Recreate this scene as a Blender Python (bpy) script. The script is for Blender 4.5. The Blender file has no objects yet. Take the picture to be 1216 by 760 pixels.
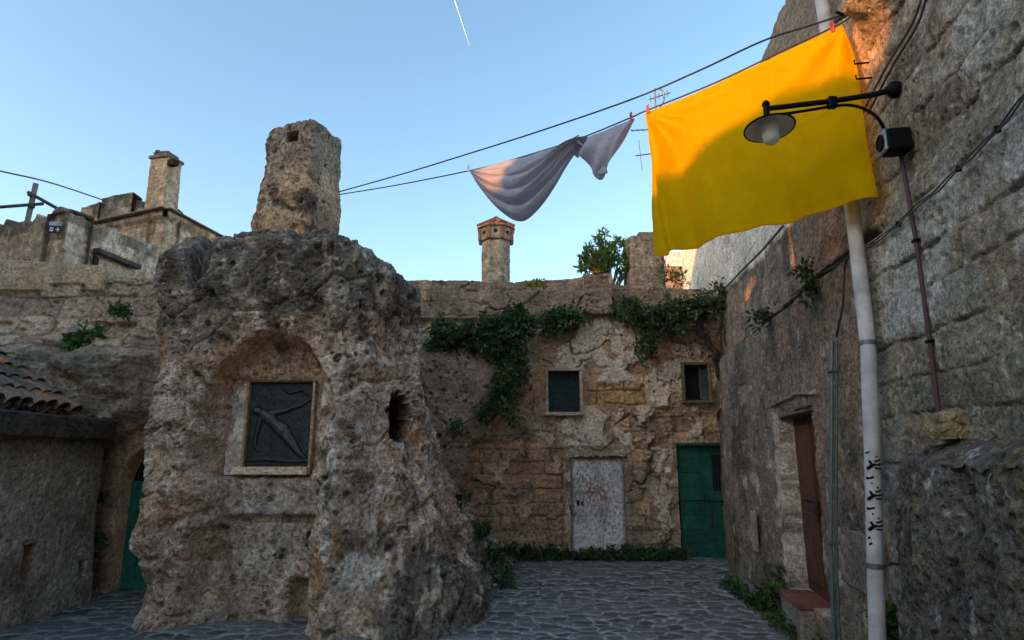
import bpy, math, random
import numpy as np
rng = np.random.default_rng(7)
random.seed(7)
scene = bpy.context.scene
COL = scene.collection

# ------------------------------------------------------------------ camera model
FOC, EYE = 760.0, 1.7
PITCH = math.radians(12.2)
CP, SP = math.cos(PITCH), math.sin(PITCH)

def ray(px, py):
    u = (px - 608.0) / FOC
    v = (380.0 - py) / FOC
    return np.array([u, CP - v * SP, SP + v * CP])

def at(px, py, Y):
    """world point seen at a photo position at depth Y"""
    r = ray(px, py)
    return np.array([0, 0, EYE]) + r * (Y / r[1])

# ------------------------------------------------------------------ noise
def _hash(ix, iy, iz, seed):
    h = (ix.astype(np.uint32) * np.uint32(374761393) + iy.astype(np.uint32) * np.uint32(668265263)
         + iz.astype(np.uint32) * np.uint32(2147483647) + np.uint32((seed * 974634777 + 12345) & 0xFFFFFFFF))
    h = (h ^ (h >> np.uint32(13))) * np.uint32(1274126177)
    h = (h ^ (h >> np.uint32(16))) * np.uint32(2246822519)
    return h ^ (h >> np.uint32(15))

def perlin(p, seed=0):
    p = np.asarray(p, dtype=np.float32)
    f0 = np.floor(p)
    i = f0.astype(np.int64)
    f = p - f0
    w = f * f * f * (f * (f * 6 - 15) + 10)
    out = 0
    for dx in (0, 1):
        wx = w[..., 0] if dx else 1 - w[..., 0]
        for dy in (0, 1):
            wy = w[..., 1] if dy else 1 - w[..., 1]
            for dz in (0, 1):
                wz = w[..., 2] if dz else 1 - w[..., 2]
                h = _hash(i[..., 0] + dx, i[..., 1] + dy, i[..., 2] + dz, seed)
                gx = (h & np.uint32(1023)).astype(np.float32) / 511.5 - 1
                gy = ((h >> np.uint32(10)) & np.uint32(1023)).astype(np.float32) / 511.5 - 1
                gz = ((h >> np.uint32(20)) & np.uint32(1023)).astype(np.float32) / 511.5 - 1
                out = out + wx * wy * wz * (gx * (f[..., 0] - dx) + gy * (f[..., 1] - dy) + gz * (f[..., 2] - dz))
    return out * 1.3

def fbm(p, scale=1.0, octs=4, gain=0.5, lac=2.03, seed=0):
    p = np.asarray(p, dtype=np.float32) * scale
    a, s, o = 1.0, 0.0, 0
    for k in range(octs):
        o = o + a * perlin(p, seed + k * 17)
        s += a
        a *= gain
        p = p * lac + 3.7
    return o / s

def ridged(p, scale=1.0, octs=4, gain=0.5, seed=0):
    p = np.asarray(p, dtype=np.float32) * scale
    a, s, o = 1.0, 0.0, 0
    for k in range(octs):
        o = o + a * (1 - np.abs(perlin(p, seed + k * 13)) * 2.2)
        s += a
        a *= gain
        p = p * 2.07 + 1.3
    return o / s

def worley(p, scale=1.0, seed=0, flat=False):
    """F1, F2, random value of the nearest cell"""
    p = np.asarray(p, dtype=np.float32) * scale
    i = np.floor(p).astype(np.int64)
    f = p - i
    f1 = np.full(p.shape[:-1], 9.0, np.float32)
    f2 = f1.copy()
    cid = np.zeros_like(f1)
    for dx in (-1, 0, 1):
        for dy in (-1, 0, 1):
            for dz in ((0,) if flat else (-1, 0, 1)):
                h = _hash(i[..., 0] + dx, i[..., 1] + dy, (i[..., 2] + dz) if not flat else i[..., 2] * 0, seed)
                jx = (h & np.uint32(1023)).astype(np.float32) / 1023
                jy = ((h >> np.uint32(10)) & np.uint32(1023)).astype(np.float32) / 1023
                jz = ((h >> np.uint32(20)) & np.uint32(1023)).astype(np.float32) / 1023
                d = (dx + jx - f[..., 0]) ** 2 + (dy + jy - f[..., 1]) ** 2
                if not flat:
                    d = d + (dz + jz - f[..., 2]) ** 2
                d = np.sqrt(d)
                near = d < f1
                f2 = np.where(near, f1, np.minimum(f2, d))
                cid = np.where(near, ((h >> np.uint32(7)) & np.uint32(4095)).astype(np.float32) / 4095, cid)
                f1 = np.where(near, d, f1)
    return f1, f2, cid

def ss(a, b, x):
    t = np.clip((np.asarray(x, dtype=np.float64) - a) / (b - a), 0, 1)
    return t * t * (3 - 2 * t)

def box2(x, z, x0, x1, z0, z1, soft=0.03):
    return ss(-soft, soft, x - x0) * ss(-soft, soft, x1 - x) * ss(-soft, soft, z - z0) * ss(-soft, soft, z1 - z)

def gauss(x, z, cx, cz, rx, rz):
    return np.exp(-(((x - cx) / rx) ** 2 + ((z - cz) / rz) ** 2))

def mixc(c, col, m):
    m = np.clip(m, 0, 1)[..., None]
    return c * (1 - m) + np.asarray(col) * m

def masonry(u, v, seed, hs=(0.22, 0.32), ws=(0.35, 0.75)):
    """distance to the nearest joint, two random values per block"""
    r = np.random.default_rng(seed)
    vmin, vmax = float(v.min()) - 0.2, float(v.max()) + 0.5
    e = [vmin]
    while e[-1] < vmax:
        e.append(e[-1] + r.uniform(*hs))
    e = np.array(e)
    ci = np.clip(np.searchsorted(e, v) - 1, 0, len(e) - 2)
    dv = np.minimum(v - e[ci], e[ci + 1] - v)
    du = np.zeros_like(dv)
    ra = np.zeros_like(dv)
    rb = np.zeros_like(dv)
    umin, umax = float(u.min()) - 0.5, float(u.max()) + 1
    for c in range(len(e) - 1):
        m = ci == c
        b = [umin - r.uniform(0, 0.6)]
        while b[-1] < umax:
            b.append(b[-1] + r.uniform(*ws))
        b = np.array(b)
        A, B = r.random(len(b)), r.random(len(b))
        if not m.any():
            continue
        uu = u[m]
        bi = np.clip(np.searchsorted(b, uu) - 1, 0, len(b) - 2)
        du[m] = np.minimum(uu - b[bi], b[bi + 1] - uu)
        ra[m] = A[bi]
        rb[m] = B[bi]
    return np.minimum(du, dv), ra, rb

# ------------------------------------------------------------------ objects
def tag(o, label=None, cat=None, group=None, kind=None):
    if label: o['label'] = label
    if cat: o['category'] = cat
    if group: o['group'] = group
    if kind: o['kind'] = kind
    return o

def thing(name, label, cat, loc=(0, 0, 0), group=None):
    o = bpy.data.objects.new(name, None)
    COL.objects.link(o)
    o.location = [float(c) for c in loc]
    return tag(o, label, cat, group)

def link_mesh(name, me, mat, parent=None, keep_world=True):
    o = bpy.data.objects.new(name, me)
    COL.objects.link(o)
    if mat is not None:
        me.materials.append(mat)
    if parent is not None:
        o.parent = parent
        off = np.zeros(3)
        q = parent
        while q is not None:
            off += np.array(q.location)
            q = q.parent
        if keep_world:
            o.location = [-c for c in off]
    return o

def recentre(o, base):
    """give a single-mesh thing its own origin at its base"""
    me = o.data
    n = len(me.vertices)
    a = np.empty(n * 3, np.float32)
    me.vertices.foreach_get('co', a)
    a = a.reshape(-1, 3) - np.asarray(base, dtype=np.float32)
    me.vertices.foreach_set('co', a.ravel())
    o.location = [float(c) for c in base]
    return o

def raw_mesh(name, verts, faces_flat, starts, totals, tint=None, smooth=True):
    me = bpy.data.meshes.new(name)
    verts = np.ascontiguousarray(verts, dtype=np.float32).reshape(-1, 3)
    me.vertices.add(len(verts))
    me.vertices.foreach_set('co', verts.ravel())
    me.loops.add(len(faces_flat))
    me.loops.foreach_set('vertex_index', np.ascontiguousarray(faces_flat, dtype=np.int32))
    me.polygons.add(len(starts))
    me.polygons.foreach_set('loop_start', np.ascontiguousarray(starts, dtype=np.int32))
    me.polygons.foreach_set('loop_total', np.ascontiguousarray(totals, dtype=np.int32))
    me.polygons.foreach_set('use_smooth', np.full(len(starts), bool(smooth)))
    if tint is not None:
        at_ = me.attributes.new('tint', 'FLOAT_COLOR', 'POINT')
        t = np.ones((len(verts), 4), np.float32)
        t[:, :3] = np.clip(np.asarray(tint, dtype=np.float32).reshape(-1, 3), 0.004, 0.9)
        at_.data.foreach_set('color', t.ravel())
    me.update(calc_edges=True)
    me.validate()
    return me

def grid(name, V, mat, parent=None, tint=None, closed=False, flip=False, smooth=True, keep=None, cap=False):
    """mesh from a (nu, nv, 3) array of points; closed joins the last u column to the first; cap fans the last row"""
    nu, nv = V.shape[:2]
    idx = np.arange(nu * nv).reshape(nu, nv)
    if closed:
        idx = np.concatenate([idx, idx[:1]], 0)
    a, b, c, d = idx[:-1, :-1], idx[1:, :-1], idx[1:, 1:], idx[:-1, 1:]
    q = np.stack([a, b, c, d] if not flip else [a, d, c, b], -1)
    q = q[keep] if keep is not None else q.reshape(-1, 4)
    flat = q.ravel()
    starts = np.arange(len(q)) * 4
    totals = np.full(len(q), 4)
    verts = V.reshape(-1, 3)
    tn = None if tint is None else np.asarray(tint).reshape(-1, 3)
    if cap:
        ring = idx[:nu, -1]
        verts = np.concatenate([verts, V[:, -1].mean(0)[None]], 0)
        if tn is not None:
            tn = np.concatenate([tn, tint[:, -1].mean(0)[None]], 0)
        k = nu * nv
        r2 = np.roll(ring, -1)
        tri = np.stack([ring, r2, np.full(nu, k)] if not flip else [ring, np.full(nu, k), r2], -1)
        starts = np.concatenate([starts, len(flat) + np.arange(nu) * 3])
        totals = np.concatenate([totals, np.full(nu, 3)])
        flat = np.concatenate([flat, tri.ravel()])
    me = raw_mesh(name, verts, flat, starts, totals, tn, smooth)
    return link_mesh(name, me, mat, parent)

def normals(V, flip=False):
    du = np.gradient(V, axis=0)
    dv = np.gradient(V, axis=1)
    n = np.cross(du, dv)
    if flip: n = -n
    return n / (np.linalg.norm(n, axis=-1, keepdims=True) + 1e-9)

class MB:
    """collects boxes, tubes and prisms into one mesh"""
    def __init__(s): s.v, s.f, s.c = [], [], []
    def add(s, verts, faces, col=(0.5, 0.5, 0.5)):
        k = len(s.v)
        s.v += [tuple(map(float, p)) for p in verts]
        s.c += [tuple(col)] * len(verts)
        s.f += [[k + i for i in f] for f in faces]
        return s
    def box(s, c, size, ax=None, bev=0.0, col=(0.5, 0.5, 0.5)):
        """box by centre and size; ax = 3 unit axes; bevelled edges by chamfer"""
        c = np.asarray(c, float)
        h = np.asarray(size, float) / 2
        A = np.eye(3) if ax is None else np.asarray(ax, float)
        b = min(bev, h.min() * 0.9)
        pts, names = [], {}
        sg = [(x, y, z) for x in (-1, 1) for y in (-1, 1) for z in (-1, 1)]
        if b <= 0:
            vs = [c + (np.array(g) * h) @ A for g in sg]
            return s.add(vs, [(0, 1, 3, 2), (4, 6, 7, 5), (0, 4, 5, 1), (2, 3, 7, 6), (0, 2, 6, 4), (1, 5, 7, 3)], col)
        for g in sg:
            for k in range(3):
                off = np.array(g) * (h - b)
                off[k] = g[k] * h[k]
                names[(g, k)] = len(pts)
                pts.append(c + off @ A)
        F = []
        for k in range(3):
            i, j = [q for q in range(3) if q != k]
            for sgn in (-1, 1):
                loop = []
                for (p, q) in ((-1, -1), (1, -1), (1, 1), (-1, 1)):
                    g = [0, 0, 0]; g[k] = sgn; g[i] = p; g[j] = q
                    loop.append(names[(tuple(g), k)])
                F.append(loop if (sgn == 1) == (k != 1) else loop[::-1])
        for k in range(3):
            i, j = [q for q in range(3) if q != k]
            for p in (-1, 1):
                for q in (-1, 1):
                    g0 = [0, 0, 0]; g0[i] = p; g0[j] = q; g0[k] = -1
                    g1 = list(g0); g1[k] = 1
                    g0, g1 = tuple(g0), tuple(g1)
                    F.append([names[(g0, i)], names[(g1, i)], names[(g1, j)], names[(g0, j)]])
        for g in sg:
            F.append([names[(g, 0)], names[(g, 1)], names[(g, 2)]])
        return s.add(pts, F, col)
    def tube(s, pts, r, n=10, col=(0.5, 0.5, 0.5), caps=True):
        pts = np.asarray(pts, float)
        m = len(pts)
        rr = np.full(m, r, float) if np.isscalar(r) else np.asarray(r, float)
        T = np.gradient(pts, axis=0)
        T /= np.linalg.norm(T, axis=1, keepdims=True) + 1e-12
        up = np.array([0, 0, 1.0]) if abs(T[0][2]) < 0.9 else np.array([1.0, 0, 0])
        N = np.cross(T[0], up); N /= np.linalg.norm(N)
        vs = []
        for i in range(m):
            N = N - T[i] * N.dot(T[i]); N /= np.linalg.norm(N) + 1e-12
            B = np.cross(T[i], N)
            for k in range(n):
                a = 2 * math.pi * k / n
                vs.append(pts[i] + rr[i] * (math.cos(a) * N + math.sin(a) * B))
        F = [(i * n + k, i * n + (k + 1) % n, (i + 1) * n + (k + 1) % n, (i + 1) * n + k) for i in range(m - 1) for k in range(n)]
        if caps:
            F.append(list(range(n))[::-1])
            F.append([(m - 1) * n + k for k in range(n)])
        return s.add(vs, F, col)
    def lathe(s, c, prof, n=28, axis=None, col=(0.5, 0.5, 0.5)):
        """prof = (radius, height) pairs about axis z through c"""
        c = np.asarray(c, float)
        Z = np.array([0, 0, 1.0]) if axis is None else np.asarray(axis, float) / np.linalg.norm(axis)
        X = np.cross(Z, [0.3, 1, 0.2]); X /= np.linalg.norm(X)
        Y = np.cross(Z, X)
        vs = [c + r * (math.cos(2 * math.pi * k / n) * X + math.sin(2 * math.pi * k / n) * Y) + h * Z for r, h in prof for k in range(n)]
        F = [(i * n + k, i * n + (k + 1) % n, (i + 1) * n + (k + 1) % n, (i + 1) * n + k) for i in range(len(prof) - 1) for k in range(n)]
        return s.add(vs, F, col)
    def prism(s, loop, d, col=(0.5, 0.5, 0.5)):
        loop = np.asarray(loop, float); d = np.asarray(d, float); n = len(loop)
        return s.add(np.concatenate([loop, loop + d]), [list(range(n))[::-1], [n + k for k in range(n)]] + [(k, (k + 1) % n, n + (k + 1) % n, n + k) for k in range(n)], col)
    def build(s, name, mat, parent=None, smooth=False, keep_world=True):
        flat = [i for f in s.f for i in f]
        tot = [len(f) for f in s.f]
        st = np.concatenate([[0], np.cumsum(tot)[:-1]])
        me = raw_mesh(name, np.array(s.v), flat, st, tot, np.array(s.c), smooth)
        o = link_mesh(name, me, mat, parent, keep_world)
        if smooth:
            import bmesh
            bm = bmesh.new(); bm.from_mesh(me)
            for e in bm.edges:
                if len(e.link_faces) == 2 and e.calc_face_angle(0) > 0.7: e.smooth = False
            bm.to_mesh(me); bm.free()
        return o

# ------------------------------------------------------------------ materials
def new_mat(name):
    m = bpy.data.materials.new(name)
    m.use_nodes = True
    nt = m.node_tree
    for n in list(nt.nodes):
        if n.type != 'OUTPUT_MATERIAL': nt.nodes.remove(n)
    return m, nt, [n for n in nt.nodes if n.type == 'OUTPUT_MATERIAL'][0]

def N(nt, typ, **kw):
    n = nt.nodes.new(typ)
    for k, v in kw.items():
        if k.startswith('_'): n.inputs[k[1:].replace('_', ' ')].default_value = v
        else: setattr(n, k, v)
    return n

def noise_node(nt, co, scale, detail=4, rough=0.6):
    n = N(nt, 'ShaderNodeTexNoise', _Scale=scale, _Detail=detail, _Roughness=rough)
    nt.links.new(co, n.inputs['Vector'])
    return n.outputs['Fac']

def ramp(nt, fac, lo, hi, vlo, vhi):
    n = N(nt, 'ShaderNodeMapRange')
    n.inputs['From Min'].default_value = lo; n.inputs['From Max'].default_value = hi
    n.inputs['To Min'].default_value = vlo; n.inputs['To Max'].default_value = vhi
    nt.links.new(fac, n.inputs['Value'])
    return n.outputs['Result']

def math_node(nt, op, a, b):
    n = N(nt, 'ShaderNodeMath', operation=op)
    for i, x in enumerate((a, b)):
        if isinstance(x, (int, float)): n.inputs[i].default_value = x
        else: nt.links.new(x, n.inputs[i])
    return n.outputs[0]

def tinted(name, rough=0.9, fine=45, amp=0.5, grain=160, gamp=0.35, bump=0.6, bdist=0.02, spec=0.2, metallic=0.0, pits=0.0, big=0.22, gain=(1.0, 1.0, 1.0)):
    """stone, plaster, wood: the mesh's own tint, broken up by two scales of grain, with a matching bump"""
    m, nt, out = new_mat(name)
    tc = N(nt, 'ShaderNodeTexCoord').outputs['Object']
    at_ = N(nt, 'ShaderNodeAttribute', attribute_name='tint').outputs['Color']
    n1 = noise_node(nt, tc, fine, 5, 0.65)
    n2 = noise_node(nt, tc, grain, 3, 0.7)
    f1 = ramp(nt, n1, 0.3, 0.7, 1 - amp, 1 + amp)
    f2 = ramp(nt, n2, 0.3, 0.7, 1 - gamp, 1 + gamp)
    f3 = ramp(nt, noise_node(nt, tc, fine * 0.16, 6, 0.7), 0.32, 0.68, 1 - big, 1 + big)
    f = math_node(nt, 'MULTIPLY', math_node(nt, 'MULTIPLY', f1, f2), f3)
    h = math_node(nt, 'ADD', n1, math_node(nt, 'MULTIPLY', n2, 0.35))
    if pits:
        vo = N(nt, 'ShaderNodeTexVoronoi', _Scale=fine * 0.8)
        nt.links.new(tc, vo.inputs['Vector'])
        pm = math_node(nt, 'MULTIPLY', ramp(nt, vo.outputs['Distance'], 0.12, 0.34, 0.0, 1.0), 1.0)
        sel = ramp(nt, noise_node(nt, tc, fine * 0.15, 2), 0.45, 0.6, 0.0, 1.0)
        hole = math_node(nt, 'MAXIMUM', pm, sel)
        h = math_node(nt, 'ADD', h, math_node(nt, 'MULTIPLY', hole, pits))
    mul = N(nt, 'ShaderNodeVectorMath', operation='SCALE')
    gn = N(nt, 'ShaderNodeVectorMath', operation='MULTIPLY')
    gn.inputs[1].default_value = gain
    nt.links.new(at_, gn.inputs[0])
    nt.links.new(gn.outputs[0], mul.inputs[0]); nt.links.new(f, mul.inputs['Scale'])
    b = N(nt, 'ShaderNodeBump', _Strength=bump, _Distance=bdist)
    nt.links.new(h, b.inputs['Height'])
    p = N(nt, 'ShaderNodeBsdfPrincipled', _Roughness=rough, _Metallic=metallic)
    p.inputs['Specular IOR Level'].default_value = spec
    nt.links.new(mul.outputs[0], p.inputs['Base Color'])
    nt.links.new(b.outputs[0], p.inputs['Normal'])
    nt.links.new(p.outputs[0], out.inputs['Surface'])
    return m

def paint(name, col, rough=0.5, metallic=0.0, var=0.25, scale=30, bump=0.15, spec=0.4):
    m, nt, out = new_mat(name)
    tc = N(nt, 'ShaderNodeTexCoord').outputs['Object']
    n1 = noise_node(nt, tc, scale, 5, 0.6)
    f = ramp(nt, n1, 0.3, 0.7, 1 - var, 1 + var)
    mul = N(nt, 'ShaderNodeVectorMath', operation='SCALE')
    mul.inputs[0].default_value = col
    nt.links.new(f, mul.inputs['Scale'])
    b = N(nt, 'ShaderNodeBump', _Strength=bump, _Distance=0.01)
    nt.links.new(n1, b.inputs['Height'])
    p = N(nt, 'ShaderNodeBsdfPrincipled', _Roughness=rough, _Metallic=metallic)
    p.inputs['Specular IOR Level'].default_value = spec
    nt.links.new(mul.outputs[0], p.inputs['Base Color'])
    nt.links.new(ramp(nt, n1, 0.3, 0.7, rough * 0.8, min(1, rough * 1.15)), p.inputs['Roughness'])
    nt.links.new(b.outputs[0], p.inputs['Normal'])
    nt.links.new(p.outputs[0], out.inputs['Surface'])
    return m

def cloth_mat(name, col, through, trans=0.35, weave=900):
    m, nt, out = new_mat(name)
    tc = N(nt, 'ShaderNodeTexCoord').outputs['Object']
    n1 = noise_node(nt, tc, 6, 4)
    n2 = noise_node(nt, tc, weave * 0.3, 2)
    f = math_node(nt, 'MULTIPLY', ramp(nt, n1, 0.3, 0.7, 0.94, 1.06), ramp(nt, n2, 0.3, 0.7, 0.93, 1.07))
    outs = []
    for c, typ in ((col, 'ShaderNodeBsdfDiffuse'), (through, 'ShaderNodeBsdfTranslucent')):
        mul = N(nt, 'ShaderNodeVectorMath', operation='SCALE')
        mul.inputs[0].default_value = c
        nt.links.new(f, mul.inputs['Scale'])
        d = N(nt, typ)
        nt.links.new(mul.outputs[0], d.inputs['Color'])
        b = N(nt, 'ShaderNodeBump', _Strength=0.5, _Distance=0.012)
        nt.links.new(noise_node(nt, tc, 16, 6, 0.62), b.inputs['Height'])
        nt.links.new(b.outputs[0], d.inputs['Normal'])
        outs.append(d.outputs[0])
    mx = N(nt, 'ShaderNodeMixShader')
    mx.inputs[0].default_value = trans
    nt.links.new(outs[0], mx.inputs[1]); nt.links.new(outs[1], mx.inputs[2])
    nt.links.new(mx.outputs[0], out.inputs['Surface'])
    return m

def leaf_mat(name):
    m, nt, out = new_mat(name)
    at_ = N(nt, 'ShaderNodeAttribute', attribute_name='tint').outputs['Color']
    p = N(nt, 'ShaderNodeBsdfPrincipled', _Roughness=0.55)
    p.inputs['Specular IOR Level'].default_value = 0.25
    t = N(nt, 'ShaderNodeBsdfTranslucent')
    nt.links.new(at_, p.inputs['Base Color']); nt.links.new(at_, t.inputs['Color'])
    mx = N(nt, 'ShaderNodeMixShader'); mx.inputs[0].default_value = 0.3
    nt.links.new(p.outputs[0], mx.inputs[1]); nt.links.new(t.outputs[0], mx.inputs[2])
    nt.links.new(mx.outputs[0], out.inputs['Surface'])
    return m

M_ROCK = tinted('weathered_rock', fine=22, amp=0.62, grain=75, gamp=0.4, bump=1.0, bdist=0.04, pits=0.9, big=0.35, gain=(1.55, 1.32, 1.16))
M_WALL = tinted('old_masonry', fine=20, amp=0.5, grain=75, gamp=0.35, bump=0.9, bdist=0.03, pits=0.5, big=0.3, gain=(1.46, 1.28, 1.12))
M_COOL = tinted('grey_masonry', fine=24, amp=0.55, grain=80, gamp=0.4, bump=0.9, bdist=0.025, pits=0.5, big=0.3, gain=(1.40, 1.28, 1.15))
M_FAR = tinted('distant_masonry', fine=8, amp=0.55, grain=30, gamp=0.4, bump=0.8, bdist=0.04, pits=0.4, gain=(1.38, 1.20, 1.06))
M_PAVE = tinted('cobble_stone', gain=(1.18, 1.15, 1.12), rough=0.75, fine=35, amp=0.35, grain=140, gamp=0.25, bump=0.5, bdist=0.012, spec=0.3)
M_TILE = tinted('terracotta_tile', gain=(1.40, 1.12, 0.95), rough=0.85, fine=20, amp=0.45, grain=90, gamp=0.3, bump=0.5, bdist=0.012)
M_WOOD = tinted('painted_wood', rough=0.7, fine=20, amp=0.4, grain=90, gamp=0.25, big=0.4, bump=0.35, bdist=0.006, spec=0.35)
M_BRONZE = tinted('dark_bronze', rough=0.42, fine=20, amp=0.3, grain=80, gamp=0.2, bump=0.35, bdist=0.006, spec=0.5, metallic=0.35)
M_BLACK = paint('black_iron', (0.004, 0.004, 0.005), rough=0.6, spec=0.12)
M_STEEL = paint('dull_steel', (0.16, 0.18, 0.17), rough=0.5, metallic=0.5)
M_PIPE = paint('painted_pipe', (0.56, 0.52, 0.52), rough=0.55, var=0.32, scale=7)
M_RUSTPIPE = paint('brown_conduit', (0.08, 0.035, 0.035), rough=0.6)
M_ENAMEL = paint('white_enamel', (0.82, 0.79, 0.72), rough=0.35, var=0.1)
M_VOID = paint('dark_interior', (0.008, 0.008, 0.008), rough=0.9)
M_ROPE = paint('dark_rope', (0.05, 0.048, 0.048), rough=0.8)
M_CABLE = paint('grey_cable', (0.075, 0.078, 0.078), rough=0.6)
M_PEG = paint('red_plastic', (0.45, 0.015, 0.02), rough=0.4)
M_PEGW = paint('white_plastic', (0.7, 0.7, 0.68), rough=0.4)
M_PLATE = paint('grey_plate', (0.17, 0.165, 0.15), rough=0.6)
M_YELLOW = cloth_mat('yellow_cotton', (0.86, 0.50, 0.004), (0.96, 0.66, 0.006), 0.55)
M_SHEET = cloth_mat('pale_cotton', (0.43, 0.42, 0.50), (0.40, 0.37, 0.43), 0.3)
M_GLASS = cloth_mat('frosted_glass', (0.85, 0.85, 0.82), (0.92, 0.92, 0.90), 0.5)
M_LEAF = leaf_mat('leaf')
M_CLOUD = paint('ice_cloud', (0.24, 0.42, 0.66), rough=1.0, var=0.02, scale=0.01, bump=0.0)
# =================================================================== PAVING AND GROUND
def build_ground():
    b = MB()
    S = 1500.0
    b.add([(-S, -S, -0.06), (S, -S, -0.06), (S, S, -0.06), (-S, S, -0.06)], [(0, 1, 2, 3)], (0.10, 0.095, 0.085))
    tag(b.build('ground', M_FAR), kind='structure')
    xs = np.linspace(-7.2, 4.4, 640)
    ys = np.linspace(4.2, 11.9, 520)
    X, Y = np.meshgrid(xs, ys, indexing='ij')
    p = np.stack([X, Y, X * 0], -1)
    wob = np.stack([fbm(p, 2.2, 3, seed=3), fbm(p, 2.2, 3, seed=4), X * 0], -1) * 0.14
    q = p + wob
    q[..., 0] *= 0.72
    q = q + 0.10 * np.stack([fbm(p, 0.9, 2, seed=6), fbm(p, 0.9, 2, seed=7), X * 0], -1)
    f1, f2, cid = worley(q, 6.8, seed=11, flat=True)
    edge = f2 - f1
    stone = ss(0.04, 0.17, edge)
    z = 0.013 * stone ** 0.8 - 0.010 + 0.02 * (cid - 0.5) * stone + 0.008 * fbm(p, 9, 3, seed=8) + 0.025 * fbm(p, 0.5, 2, seed=5)
    z += 0.02
    base = np.zeros(p.shape)
    base[:] = (0.115, 0.112, 0.108)
    base = base * (0.55 + 0.95 * cid)[..., None]
    base = mixc(base, (0.40, 0.39, 0.37), (1 - stone) * (0.8 + 0.6 * fbm(p, 1.4, 3, seed=21)))
    base = mixc(base, (0.12, 0.11, 0.10), 0.5 * ss(0.1, 0.5, fbm(p, 3.0, 4, seed=31)))
    worn = ss(-0.05, 0.35, fbm(p, 0.6, 2, seed=33))
    base = mixc(base, (0.17, 0.17, 0.17), 0.35 * worn)
    V = np.stack([X, Y, z], -1)
    tag(grid('paving', V, M_PAVE, tint=base), kind='structure')

# =================================================================== COURTYARD HOUSE (back wall)
YB = 11.6
def bx(px, py): return at(px, py, YB)[0]
def bz(px, py): return at(px, py, YB)[2]

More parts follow.
